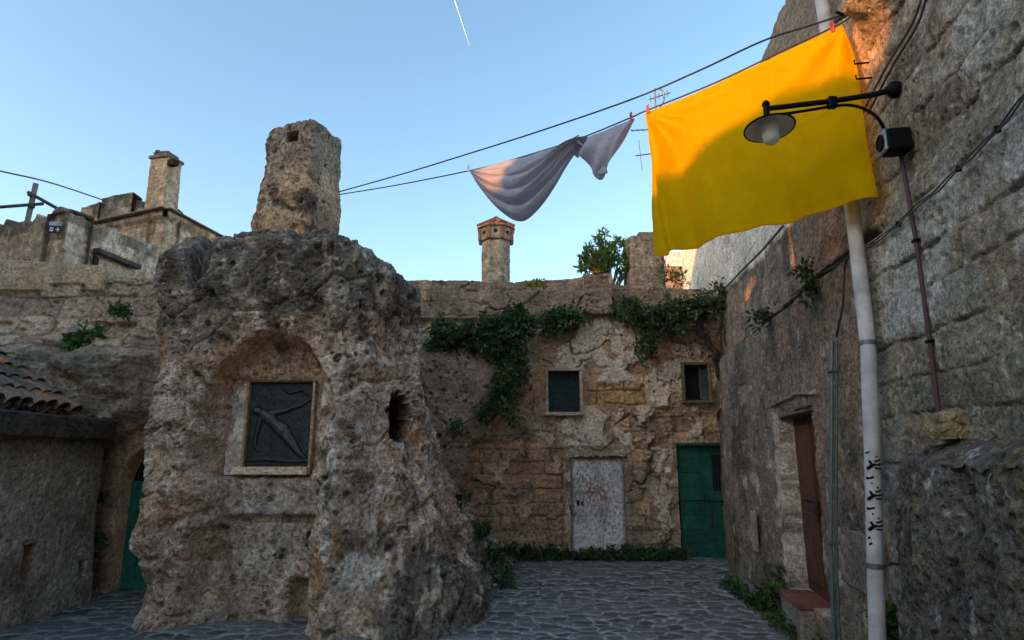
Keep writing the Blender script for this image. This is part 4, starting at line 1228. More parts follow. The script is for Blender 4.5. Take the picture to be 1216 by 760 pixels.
    b.box((cx, YL + 0.24, zt + 0.3), (2 * hw, 0.02, 0.64), col=(0.006, 0.006, 0.006)); b.build('fanlight', M_WOOD, do)
    b = MB()
    for s in (-1, 1):
        pts = [(cx + s * (0.06 + 0.13 * math.cos(a) * (1 - a / 12)), YL + 0.19, zt + 0.26 + 0.16 * math.sin(a) * (1 - a / 12)) for a in np.linspace(0, 7.5, 40)]
        b.tube(pts, 0.010, 6, (0.015, 0.03, 0.025))
    b.tube([(cx, YL + 0.19, zt), (cx, YL + 0.19, zt + 0.5)], 0.010, 6, (0.015, 0.03, 0.025))
    b.build('grille', M_WOOD, do)
    b = MB(); b.box((cx - 0.30, YL + 0.15, 0.82), (0.05, 0.04, 0.14), bev=0.008, col=(0.02, 0.02, 0.02)); b.build('lock', M_WOOD, do)

def build_low_house():
    H = thing('low_tiled_house', 'low grey rendered house with a mossy tiled roof at the left edge of the court', 'house', (-5.2, 7.0, 0))
    ys = np.linspace(3.2, 8.27, 420); zs = np.linspace(-0.1, 2.16, 230)
    Yg, Z = np.meshgrid(ys, zs, indexing='ij')
    p = np.stack([Yg * 0 + 2.0, Yg, Z], -1)
    n1 = fbm(p, 0.9, 3, seed=700); n2 = fbm(p, 3, 4, seed=701); n3 = fbm(p, 12, 4, seed=702)
    f1, _, _ = worley(p, 9, seed=703)
    corn = ss(1.90, 1.93, Z)
    off = 0.03 * n1 + 0.025 * n2 + 0.012 * n3 - 0.02 * ss(0.25, 0.1, f1) + 0.10 * corn + 0.08 * ss(1.0, 0.0, Z)
    nichw = box2(Yg, Z, 7.10, 7.30, 0.42, 0.80, 0.008)
    slot = box2(Yg, Z, 8.0, 8.12, 0.30, 0.52, 0.008)
    off = np.where(np.maximum(nichw, slot) > 0.5, off - 0.18, off)
    off -= 0.05 * ss(0.3, 0.45, fbm(p, 1.7, 4, seed=706))
    c = np.zeros(p.shape); c[:] = (0.32, 0.275, 0.235)
    c = mixc(c, (0.44, 0.39, 0.34), 0.7 * ss(0.0, 0.3, n2 + 0.4 * n3))
    c = mixc(c, (0.17, 0.145, 0.125), 0.75 * ss(-0.05, 0.35, fbm(p, 1.5, 4, seed=704)))
    c = mixc(c, (0.27, 0.19, 0.145), 0.6 * ss(8.0, 8.45, Yg))
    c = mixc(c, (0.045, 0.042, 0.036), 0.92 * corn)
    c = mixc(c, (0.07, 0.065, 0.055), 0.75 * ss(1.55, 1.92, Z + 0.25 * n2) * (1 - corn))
    c = mixc(c, (0.27, 0.16, 0.11), nichw)
    V = np.stack([-5.16 + off, Yg, Z], -1)
    tops = [V[:, -1] + np.array([-k, 0, dz]) for k, dz in ((0.02, 0.012), (0.12, 0.03), (0.3, 0.03), (0.8, 0.0))]
    end = V[-1:]                                       # far end returns into the wall
    V2 = np.concatenate([V, np.stack(tops, 1)], 1)
    c2 = np.concatenate([c, np.repeat(c[:, -1:], 4, 1)], 1)
    V2 = np.concatenate([V2, V2[-1:] + np.array([-0.05, 0.03, 0]), V2[-1:] + np.array([-0.9, 0.05, 0])], 0)
    c2 = np.concatenate([c2, c2[-1:], c2[-1:]], 0)
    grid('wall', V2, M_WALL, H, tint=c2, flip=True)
    # tiled roof: rows of half-round tiles down the slope, over a board
    b = MB()
    slope = math.atan2(0.78, 1.25)
    L = 3.6
    ca, sa = math.cos(slope), math.sin(slope)
    dn = np.array([ca, 0, -sa]); nn = np.array([sa, 0, ca])
    e0 = np.array([-5.30, 0, 2.20])
    b.prism([e0 + np.array([0.0, 3.2, -0.03]), e0 + np.array([0.0, 7.76, -0.03]), e0 - dn * L + np.array([0, 7.76, -0.03]), e0 - dn * L + np.array([0, 3.2, -0.03])], (0, 0, -0.12), (0.06, 0.05, 0.045))
    r = random.Random(5)
    tl, pitch = 0.36, 0.195
    y = 3.3
    row = 0
    while y < 7.72:
        for kind in (0, 1):
            yy = y + (0 if kind == 0 else pitch / 2)
            if yy > 7.78: continue
            for k in range(10):
                rad0, rad1 = (0.098, 0.080)
                jit = r.uniform(-0.012, 0.012)
                s0 = 0.0 + k * 0.30 + r.uniform(-0.03, 0.03)
                lo = e0 - dn * (s0 - 0.03); hi = e0 - dn * (s0 + tl)
                base = np.array(random.Random(row * 91 + k * 7 + kind).choice([(0.19, 0.145, 0.11), (0.16, 0.135, 0.115), (0.25, 0.145, 0.085), (0.13, 0.115, 0.10), (0.22, 0.18, 0.145), (0.10, 0.09, 0.078)]))
                base = base * r.uniform(0.8, 1.2)
                vs = []
                nseg = 7
                lift = (0.045 + 0.015 * r.random()) if kind == 1 else 0.0
                for (q, rad, up) in ((lo, rad0 if kind == 1 else rad1, lift + 0.022), (hi, rad1 if kind == 1 else rad0, lift)):
                    for th in (0.014, 0.0):
                        for i in range(nseg):
                            a = math.pi * i / (nseg - 1)
                            cc, sn = math.cos(a), math.sin(a)
                            rr = rad + (th if True else 0)
                            hgt = sn * rr if kind == 1 else -sn * rr + rad * 0.9
                            vs.append(q + np.array([0, yy + jit + cc * rr, 0]) + nn * (hgt + up))
                F = []
                A0, A1, B0, B1 = 0, nseg, 2 * nseg, 3 * nseg
                for i in range(nseg - 1):
                    F += [(A0 + i, A0 + i + 1, B0 + i + 1, B0 + i), (A1 + i, B1 + i, B1 + i + 1, A1 + i + 1), (A0 + i, A1 + i, A1 + i + 1, A0 + i + 1)]
                F += [(A0, B0, B1, A1), (A0 + nseg - 1, A1 + nseg - 1, B1 + nseg - 1, B0 + nseg - 1)]
                b.add(vs, F, base)
        y += pitch
        row += 1
    b.build('roof', M_TILE, H)

# =================================================================== BEHIND: upper houses
RX = np.array([0.19, 0.982, 0]); RN = np.array([0.982, -0.19, 0])      # along the right faces; outward
def far_wall(name, parent, corner, d, length, ztop0, ztop1, seed, col_a, col_b, dark, zb=2.5, thick=0.5, cornice=None, darkk=0.75, rough_top=0.05):
    d = np.asarray(d, float); d = d / np.linalg.norm(d)
    n = np.array([d[1], -d[0], 0])
    us = np.linspace(0, length, max(40, int(length / 0.04))); ts = np.linspace(0, 1, 110)
    U, T = np.meshgrid(us, ts, indexing='ij')
    top = np.interp(U, [0, length], [ztop0, ztop1])
    e = np.stack([us, us * 0, us * 0 + seed], -1)
    top = top + (rough_top * fbm(e, 2.2, 4, seed=seed))[:, None]
    Z = zb + T * (top - zb)
    P = np.asarray(corner, float)[None, None] * np.array([1, 1, 0]) + U[..., None] * d
    P[..., 2] = Z
    n1 = fbm(P, 1.2, 4, seed=seed + 1); n2 = fbm(P, 4, 4, seed=seed + 2)
    dj, ra, rb = masonry(U + 0.04 * n2, Z + 0.04 * n1, seed + 3, (0.24, 0.30), (0.4, 0.7))
    off = 0.04 * n1 + 0.03 * n2 - 0.02 * np.exp(-(dj / 0.02) ** 2)
    if cornice:
        off += 0.07 * ss(top - cornice - 0.01, top - cornice + 0.01, Z)
    V = P + n * off[..., None]
    c = np.zeros(P.shape); c[:] = col_a
    c = c * (0.85 + 0.3 * ra)[..., None]
    c = mixc(c, col_b, ss(0.0, 0.35, n2 * 0.6 + n1 * 0.5))
    c = mixc(c, dark, darkk * ss(-0.12, 0.2, fbm(P * np.array([1, 1, 0.5]), 2.6, 5, gain=0.6, seed=seed + 4) + 0.5 * ss(0.7, 0.0, top - Z) - 0.30))
    c = mixc(c, np.array(dark) * 0.8, 0.4 * np.exp(-(dj / 0.02) ** 2))
    back = [V[:, -1] - n * k + np.array([0, 0, dz]) for k, dz in ((0.03, 0.01), (thick * 0.5, 0.015), (thick, 0.0))] + [V[:, -1] - n * thick + np.array([0, 0, -1.2])]
    V = np.concatenate([V, np.stack(back, 1)], 1)
    c = np.concatenate([c, np.repeat(c[:, -1:], 4, 1)], 1)
    return grid(name, V, M_FAR, parent, tint=c)

def build_upper_houses():
    LX = np.array([-0.92, 0.392, 0])
    A = (0.40, 0.30, 0.215); B = (0.50, 0.40, 0.31); D = (0.10, 0.085, 0.07)
    # lower one: pale rendered, sloping parapet
    H = thing('upper_house', 'pale rendered stone house with a ragged sloping parapet above the retaining wall', 'house', (-8.6, 11.5, 2.5))
    c = at(82, 252, 11.5); e = c + RX * 2.5
    far_wall('wall', H, c, RX, 2.5, c[2] - 0.02, at(190, 297, 13.95)[2] + 0.02, 800, (0.47, 0.37, 0.29), (0.55, 0.46, 0.38), D, rough_top=0.28, darkk=0.8)
    far_wall('wall', H, c + LX * 7, -LX, 7.0, c[2] + 0.05, c[2] + 0.05, 810, A, (0.42, 0.32, 0.24), D, rough_top=0.75, darkk=0.85)
    # lintel and dark opening low on the pale wall
    b = MB()
    q0, q1 = c + RX * 0.62, c + RX * 1.75
    za, zb_ = at(112, 300, 12.1)[2], at(152, 320, 13.2)[2]
    b.prism([q0 + RN * 0.03 + [0, 0, za - c[2]], q1 + RN * 0.03 + [0, 0, zb_ - c[2]], q1 + RN * 0.03 + [0, 0, zb_ - c[2] + 0.09], q0 + RN * 0.03 + [0, 0, za - c[2] + 0.09]], RN * 0.14, (0.07, 0.06, 0.055))
    w = b.build('stair_coping', M_FAR, H)
    b = MB()
    b.prism([q0 + RN * 0.05 + [0, 0, za - c[2] - 0.02], q0 + RN * 0.05 + [0, 0, za - c[2] - 0.45], q0 + RX * 0.12 + RN * 0.05 + [0, 0, za - c[2] - 0.45], q0 + RX * 0.12 + RN * 0.05 + [0, 0, za - c[2] - 0.08]], RN * 0.03, (0.02, 0.02, 0.02))
    b.build('opening', M_FAR, H)
    # the taller one with a cornice and a chimney
    H2 = thing('cornice_house', 'flat roofed stone house with a cornice and leaning chimney behind the rock outcrop', 'house', (-8.0, 14, 2.5))
    c2 = at(197, 250, 14.0)
    far_wall('wall', H2, c2, RX, 5.0, c2[2], c2[2] + 0.02, 820, (0.47, 0.35, 0.25), (0.54, 0.43, 0.33), (0.16, 0.13, 0.10), cornice=0.16, rough_top=0.015, darkk=0.55)
    far_wall('wall', H2, c2 + LX * 4.5, -LX, 4.5, c2[2] - 0.02, c2[2], 830, (0.44, 0.33, 0.24), (0.50, 0.40, 0.30), (0.15, 0.12, 0.095), cornice=0.16, rough_top=0.015, darkk=0.6)
    b = MB()
    for s, l0, cc in ((RX, 5.0, c2), (-LX, 4.5, c2 + LX * 4.5)):
        n = np.array([s[1], -s[0], 0]) / np.linalg.norm(s)
        m = cc + s * l0 / 2
        b.box((m[0] + n[0] * 0.06, m[1] + n[1] * 0.06, c2[2] + 0.03), (l0 + 0.12, 0.24, 0.035), ax=[s, n, (0, 0, 1)], bev=0.01, col=(0.21, 0.18, 0.15))
    b.build('cornice', M_FAR, H2)
    b = MB()
    mid = c2 + RX * 2.5 + LX * 2.2
    b.box((mid[0], mid[1], c2[2] - 0.3), (4.3, 4.9, 0.2), ax=[-LX, RX, (0, 0, 1)], col=(0.2, 0.18, 0.16)); b.build('roof', M_FAR, H2)
    # leaning chimney
    qb = at(190, 250, 15.2)
    Ht = at(195, 186, 15.2)[2] - qb[2]
    loop = rect_loop(qb[0] - 0.29, qb[0] + 0.29, 15.0, 15.5, 0.03, rot=math.radians(-14))
    ch = column('chimney', M_FAR, H2, loop, qb[2] - 0.25, Ht + 0.15, lambda t: 1.0 - 0.06 * t, lambda t: np.array([-0.02 * t, 0]), 840, 160, 80, stone_disp(840, 0.025),
           stone_col(841, (0.36, 0.27, 0.19), (0.42, 0.33, 0.25), (0.12, 0.09, 0.07)), capn=4)
    b = MB()
    zt = qb[2] + Ht - 0.12
    R = rect_loop(qb[0] - 0.32, qb[0] + 0.28, 14.97, 15.53, 0.01, rot=math.radians(-14))
    b.prism([(x, y, zt) for x, y in R], (0, 0, 0.07), (0.13, 0.11, 0.09))
    R = rect_loop(qb[0] - 0.24, qb[0] + 0.2, 15.05, 15.45, 0.02, rot=math.radians(-14))
    b.prism([(x, y, zt + 0.07) for x, y in R], (-0.03, 0, 0.12), (0.10, 0.085, 0.07))
    for k in range(3):
        b.box((qb[0] - 0.18 + 0.13 * k, 15.2, zt + 0.17 + 0.03 * (k == 0)), (0.13, 0.3, 0.1), bev=0.03, col=(0.09, 0.08, 0.07))
    b.build('cap', M_FAR, ch)
    b = MB()
    ho = at(205, 192, 14.9)
    b.box((ho[0], 14.93, ho[2] - 0.02), (0.22, 0.16, 0.14), ax=[(0.97, -0.24, 0), (0.24, 0.97, 0), (0, 0, 1)], col=(0.03, 0.02, 0.015)); b.build('smoke_hole', M_FAR, ch)
    # farther stepped roofs
    H3 = thing('stepped_house', 'dark weathered house with a stepped parapet in the far background left', 'house', (-11, 17.5, 3))
    b1 = at(108, 245, 17.5)
    for (xa, xb, yt, sd) in ((96, 118, 242, 850), (116, 153, 227, 851), (151, 200, 234, 852)):
        p0, p1 = at(xa, yt + 8, 17.5), at(xb, yt, 17.5)
        z0, z1 = at(xa, yt + (4 if sd != 852 else -3), 17.5)[2], at(xb, yt - (2 if sd != 852 else -6), 17.5)[2]
        far_wall('wall', H3, (p0[0], 17.5 + 0.2 * (sd - 850), 0), (1, 0, 0), p1[0] - p0[0], z0, z1, sd * 3, (0.25, 0.20, 0.16), (0.33, 0.27, 0.21), (0.08, 0.07, 0.06), rough_top=0.07, darkk=0.9, zb=4.5)

def build_centre_chimney():
    T = thing('octagonal_chimney', 'tall octagonal chimney with a small red tiled cap behind the parapet', 'chimney', (0, 14, 4.3))
    a, b_ = at(571, 300, 14), at(606, 300, 14)
    cx = (a[0] + b_[0]) / 2; R = (b_[0] - a[0]) / 2 * 1.04
    zt = at(588, 284, 14)[2]
    loop = [(cx + R * math.cos(math.radians(22.5 + 45 * k)), 14.3 + R * math.sin(math.radians(22.5 + 45 * k))) for k in range(8)]
    column('stack', M_FAR, T, loop, 4.3, zt - 4.3, lambda t: 1.0, lambda t: np.zeros(2), 860, 160, 150, stone_disp(860, 0.018, joints=0.012),
           stone_col(861, (0.25, 0.215, 0.175), (0.32, 0.28, 0.235), (0.15, 0.12, 0.10), 0.6), capn=4)
    b = MB()                                             # the little vents under the roof
    Rr = R * 1.18
    for k in range(8):
        a = math.radians(45 * k + 22.5 + 22.5)
        n = np.array([math.cos(a), math.sin(a), 0]); tt = np.array([-n[1], n[0], 0])
        q = np.array([cx, 14.3, zt + 0.17]) + n * R * 0.98
        b.box(q, (0.27, 0.07, 0.33), ax=[tt, n, (0, 0, 1)], bev=0.02, col=(0.27, 0.23, 0.195))
    lan = b.build('lantern', M_FAR, T)
    for k in (4, 5, 6):
        a = math.radians(45 * k + 45)
        n = np.array([math.cos(a), math.sin(a), 0])
        b = MB(); b.lathe(np.array([cx, 14.3, zt + 0.18]) + n * (R * 0.98 + 0.034), [(0.045, 0.0), (0.045, 0.012), (0.0001, 0.013)], 10, axis=n, col=(0.02, 0.015, 0.012))
        b.build('vent', M_FAR, lan)
    b = MB()
    for k in range(8):
        a0, a1 = math.radians(22.5 + 45 * k), math.radians(67.5 + 45 * k)
        Ro = R * 1.33
        p0, p1 = [np.array([cx + Ro * math.cos(x), 14.3 + Ro * math.sin(x), zt + 0.36]) for x in (a0, a1)]
        ap = np.array([cx, 14.3, zt + 0.62])
        dn = np.array([0, 0, -0.05])
        sh = 0.85 + 0.3 * random.random()
        b.add([p0, p1, ap, p0 + dn, p1 + dn, ap + dn], [(0, 1, 2), (3, 5, 4), (0, 3, 4, 1)], tuple(np.array((0.30, 0.14, 0.085)) * sh))
        b.tube([p0 + [0, 0, 0.015], ap + [0, 0, 0.02]], 0.035, 6, (0.24, 0.11, 0.07))
        cm = (p0 + p1) / 2
        for s in (-0.1, 0.1):
            t_ = (p1 - p0) / np.linalg.norm(p1 - p0)
            b.tube([cm + t_ * s + [0, 0, 0.02], ap * 0.75 + (cm + t_ * s * 0.3) * 0.25 + [0, 0, 0.0]], 0.035, 6, (0.27, 0.125, 0.075))
        # hanging side tiles at the corners
        q = np.array([cx + R * 1.16 * math.cos(a0), 14.3 + R * 1.16 * math.sin(a0), zt + 0.19])
        n = np.array([math.cos(a0), math.sin(a0), 0])
        b.box(q, (0.10, 0.05, 0.36), ax=[np.array([-n[1], n[0], 0]), n, (0, 0, 1)], bev=0.015, col=(0.22, 0.105, 0.07))
    b.lathe((cx, 14.3, zt + 0.58), [(0.07, 0), (0.06, 0.07), (0.0001, 0.11)], 10, col=(0.2, 0.1, 0.07))
    cp = b.build('cap', M_TILE, T); cp['label'] = 'red terracotta tiled pointed cap'

def build_roof_things():
    # plain stump of masonry
    a, b_ = at(745, 330, 12.9), at(785, 330, 12.9)
    zt = at(765, 283, 12.9)[2]
    T = thing('stone_pillar', 'short square stone pillar standing on the roof beside the leafy shrub', 'pillar', ((a[0] + b_[0]) / 2, 12.9, 4.4))
    loop = rect_loop(a[0], b_[0], 12.75, 13.3, 0.03, rot=math.radians(10))
    column('shaft', M_FAR, T, loop, 4.3, zt - 4.3, lambda t: 1.04 - 0.06 * t, lambda t: np.array([0.02 * t, 0]), 870, 160, 110, stone_disp(870, 0.03, joints=0.015),
           stone_col(871, (0.22, 0.185, 0.155), (0.29, 0.25, 0.21), (0.12, 0.10, 0.085)), capn=5)
    b = MB()
    q = at(764, 281, 12.95)
    b.box((q[0] + 0.06, 12.98, q[2] + 0.0), (0.40, 0.34, 0.13), bev=0.03, col=(0.13, 0.115, 0.1))
    b.build('cap', M_FAR, T)
    T = thing('roof_parapet', 'low rough stone parapet on the roof terrace between chimney and shrub', 'wall', (1.0, 15, 4.5))
    p0, p1 = at(612, 335, 15.5), at(700, 329, 15.5)
    far_wall('wall', T, (p0[0], 15.5, 0), (1, 0.05, 0), p1[0] - p0[0] + 0.6, p0[2], p1[2] + 0.05, 880, (0.34, 0.27, 0.20), (0.40, 0.33, 0.25), (0.14, 0.11, 0.09), rough_top=0.04, zb=3.5)
    T = thing('far_house', 'small sunlit brick and white house glimpsed below the yellow cloth in the distance', 'house', (5.2, 19, 4))
    p0, p1 = at(783, 316, 19), at(812, 316, 19)
    far_wall('wall', T, (p0[0], 19, 0), (1, 0, 0), 1.6, p0[2], p0[2], 890, (0.40, 0.25, 0.18), (0.45, 0.33, 0.26), (0.2, 0.14, 0.1), rough_top=0.02, zb=3.5)
    b = MB()
    z = at(790, 316, 19)[2]
    b.box((p0[0] + 0.75, 19.9, z + 0.28), (1.7, 0.8, 0.75), bev=0.02, col=(0.62, 0.64, 0.66)); b.build('white_room', M_FAR, T)
# =================================================================== CLOTHESLINES AND WASHING
LA = at(402, 228, 8.25)
LB = hit_wall(1010, 15, 0.02)
def on_line_plane(px, py):
    """point of the vertical plane through both ends of the line that is seen at a photo position"""
    d = (LB - LA)[:2]; n = np.array([-d[1], d[0]])
    r = ray(px, py)
    k = (LA[:2] @ n) / (r[:2] @ n)
    return np.array([0, 0, EYE]) + r * k

def spline(pts, n=12):
    P = np.asarray(pts, float)
    P = np.concatenate([[2 * P[0] - P[1]], P, [2 * P[-1] - P[-2]]])
    out = []
    for i in range(1, len(P) - 2):
        t = np.linspace(0, 1, n, endpoint=(i == len(P) - 3))[:, None]
        p0, p1, p2, p3 = P[i - 1:i + 3]
        out.append(0.5 * (2 * p1 + (p2 - p0) * t + (2 * p0 - 5 * p1 + 4 * p2 - p3) * t ** 2 + (3 * p1 - p0 - 3 * p2 + p3) * t ** 3))
    return np.concatenate(out)

UP = [(402, 228), (480, 206), (555, 183), (640, 156), (750, 118), (830, 84), (905, 49), (960, 31), (1010, 15)]
LO = [(403, 231), (470, 220), (556, 203), (600, 192), (660, 174), (700, 160), (753, 138), (766, 132), (850, 98), (930, 60), (1000, 27), (1010, 16)]

def build_lines():
    for nm, pts, r, lab in (('clothesline', UP, 0.008, 'upper dark clothesline strung empty from the rock chimney to the right wall'),
                            ('clothesline', LO, 0.007, 'lower clothesline carrying the pale sheet and the yellow cloth')):
        P = spline([on_line_plane(*q) for q in pts], 10)
        b = MB(); b.tube(P, r, 7)
        o = b.build(nm, M_ROPE, None, smooth=True)
        tag(o, lab, 'clothesline', 'clotheslines over the court'); recentre(o, P[0])
    # knotted end of the lines and its hook on the wall
    T = thing('wall_hook', 'iron hook with a knotted rope end high on the right wall', 'hook', tuple(LB))
    b = MB()
    b.tube([LB + np.array([0.06, 0, 0]), LB + np.array([-0.05, 0.02, 0.0]), LB + np.array([-0.09, 0.03, 0.03])], 0.012, 8); b.build('hook', M_BLACK, T)
    b = MB()
    for k in range(3):
        q = on_line_plane(1003 - 5 * k, 19 + 3 * k)
        b.lathe(q, [(0.0001, -0.02), (0.016, -0.012), (0.018, 0.008), (0.0001, 0.02)], 8, axis=(0.8, -0.5, 0.2))
    b.build('knot', M_ROPE, T)

CLN = np.array([-(LB - LA)[1], (LB - LA)[0], 0]); CLN /= np.linalg.norm(CLN)
if CLN[1] > 0: CLN = -CLN                                 # towards the camera

def build_yellow():
    na, nb = 190, 150
    top = spline([on_line_plane(*q) for q in [(766, 134), (850, 99), (930, 61), (1000, 29)]], 70)
    left = [on_line_plane(*q) for q in [(766, 134), (769, 175), (774, 240), (780, 306)]]
    bot_px = [(780, 306), (805, 299), (835, 290), (880, 277), (935, 263), (985, 251), (1043, 234)]
    bot = []
    for i, (x, y) in enumerate(bot_px):
        q = on_line_plane(x, y)
        f = i / (len(bot_px) - 1)
        # the free hem swings a little towards the court
        r = ray(x, y); k = np.linalg.norm(q - np.array([0, 0, EYE])) / np.linalg.norm(r)
        bot.append(np.array([0, 0, EYE]) + r * (k * (1 - 0.012 - 0.03 * f)))
    rp = [(1000, 29), (1010, 52), (1017, 78), (1022, 110), (1031, 170), (1043, 234)]
    right = []
    for i, (x, y) in enumerate(rp):
        f = i / (len(rp) - 1)
        q = on_line_plane(x, y); r = ray(x, y); k = np.linalg.norm(q - np.array([0, 0, EYE])) / np.linalg.norm(r)
        qq = np.array([0, 0, EYE]) + r * (k * (1 - 0.042 * f))
        w = hit_wall(x, y, 0.06)
        if np.linalg.norm(qq - [0, 0, EYE]) > np.linalg.norm(w - [0, 0, EYE]): qq = w
        right.append(qq)
    def res(P, n):
        P = np.asarray(P); L = np.concatenate([[0], np.cumsum(np.linalg.norm(np.diff(P, axis=0), axis=1))]); L /= L[-1]
        t = np.linspace(0, 1, n)
        return np.stack([np.interp(t, L, P[:, k]) for k in range(3)], -1)
    Tp, Lf, Bt, Rt = res(top, na), res(spline(left), nb), res(spline(bot), na), res(spline(right), nb)
    Rt[-1] = Bt[-1]
    a = np.linspace(0, 1, na)[:, None, None]; bb = np.linspace(0, 1, nb)[None, :, None]
    V = (1 - bb) * Tp[:, None] + bb * Bt[:, None] + (1 - a) * Lf[None] + a * Rt[None] \
        - ((1 - a) * (1 - bb) * Tp[0] + a * (1 - bb) * Tp[-1] + (1 - a) * bb * Bt[0] + a * bb * Bt[-1])
    A, B = a[..., 0], bb[..., 0]
    # hanging folds: fans from both pegs, a belly of wind in the middle, ripples along the hem
    d = 0.09 * np.sin(math.pi * A) * np.sin(math.pi * np.clip(B, 0, 1)) + 0 * A
    angL = np.arctan2(B * 1.35, A * 1.66 + 1e-3)
    d = d + 0.050 * np.sin(angL * 11) * np.exp(-((A * 1.66) ** 2 + (B * 1.3) ** 2) / 0.7) * ss(0, 0.15, B)
    d = d + 0.034 * np.sin(A * 52 - B * 5) * np.exp(-A * 11) * ss(0.05, 0.5, B)
    angR = np.arctan2(B * 1.35, (1 - A) * 1.66 + 1e-3)
    d = d + 0.045 * np.sin(angR * 10 + 1) * np.exp(-(((1 - A) * 1.66) ** 2 + (B * 1.3) ** 2) / 0.5) * ss(0, 0.15, B)
    d = d + 0.036 * np.sin(A * 13 + 2.2 * B + 0.6) * B ** 1.4 * (0.4 + A)
    d = d + 0.010 * np.sin(A * 31 - 3 * B) * B ** 2
    q = np.stack([A + 0 * B, B + 0 * A, 0 * A * B], -1)
    d = d + 0.05 * fbm(q * np.array([3.4, 1.5, 1]), 1.3, 3, seed=900) * ss(0, 0.2, B)
    d = d + (0.075 * np.exp(-((A - 0.055 - 0.05 * B) / 0.035) ** 2) - 0.05 * np.exp(-((A - 0.14 - 0.07 * B) / 0.04) ** 2)) * ss(0.1, 0.5, B)
    d = d + 0.035 * np.exp(-((A - 0.72 + 0.16 * B) / 0.05) ** 2) * ss(0.1, 0.6, B) - 0.03 * np.exp(-((A - 0.52 - 0.1 * B) / 0.07) ** 2) * ss(0.2, 0.8, B)
    for s0, k, dirn in ((0.34, 0.010, A), (0.67, -0.009, A), (0.5, 0.010, B)):
        d = d + k * np.exp(-np.abs(dirn + 0.01 * np.sin(9 * (A + B)) - s0) / 0.012)
    d = d + 0.022 * ridged(q * np.array([2.6, 1.6, 1]) + 4, 1.3, 4, seed=903) * ss(0, 0.15, B)
    V = V + CLN * d[..., None]
    V[..., 2] -= 0.010 * np.abs(np.sin(A * math.pi * 2.0)) * (1 - B)
    o = grid('yellow_cloth', V, M_YELLOW)
    tag(o, 'large bright yellow cloth pegged along the lower clothesline', 'cloth')
    # hem seam along the lower edge
    b = MB(); b.tube(np.concatenate([V[1, 2:-3:3], V[2:-2:3, -2], V[-2, -3:2:-3]]), 0.004, 6); s = b.build('hem', M_YELLOW, o, smooth=True)
    recentre(o, V[na // 2, 0]); s.location = [-c for c in V[na // 2, 0]]

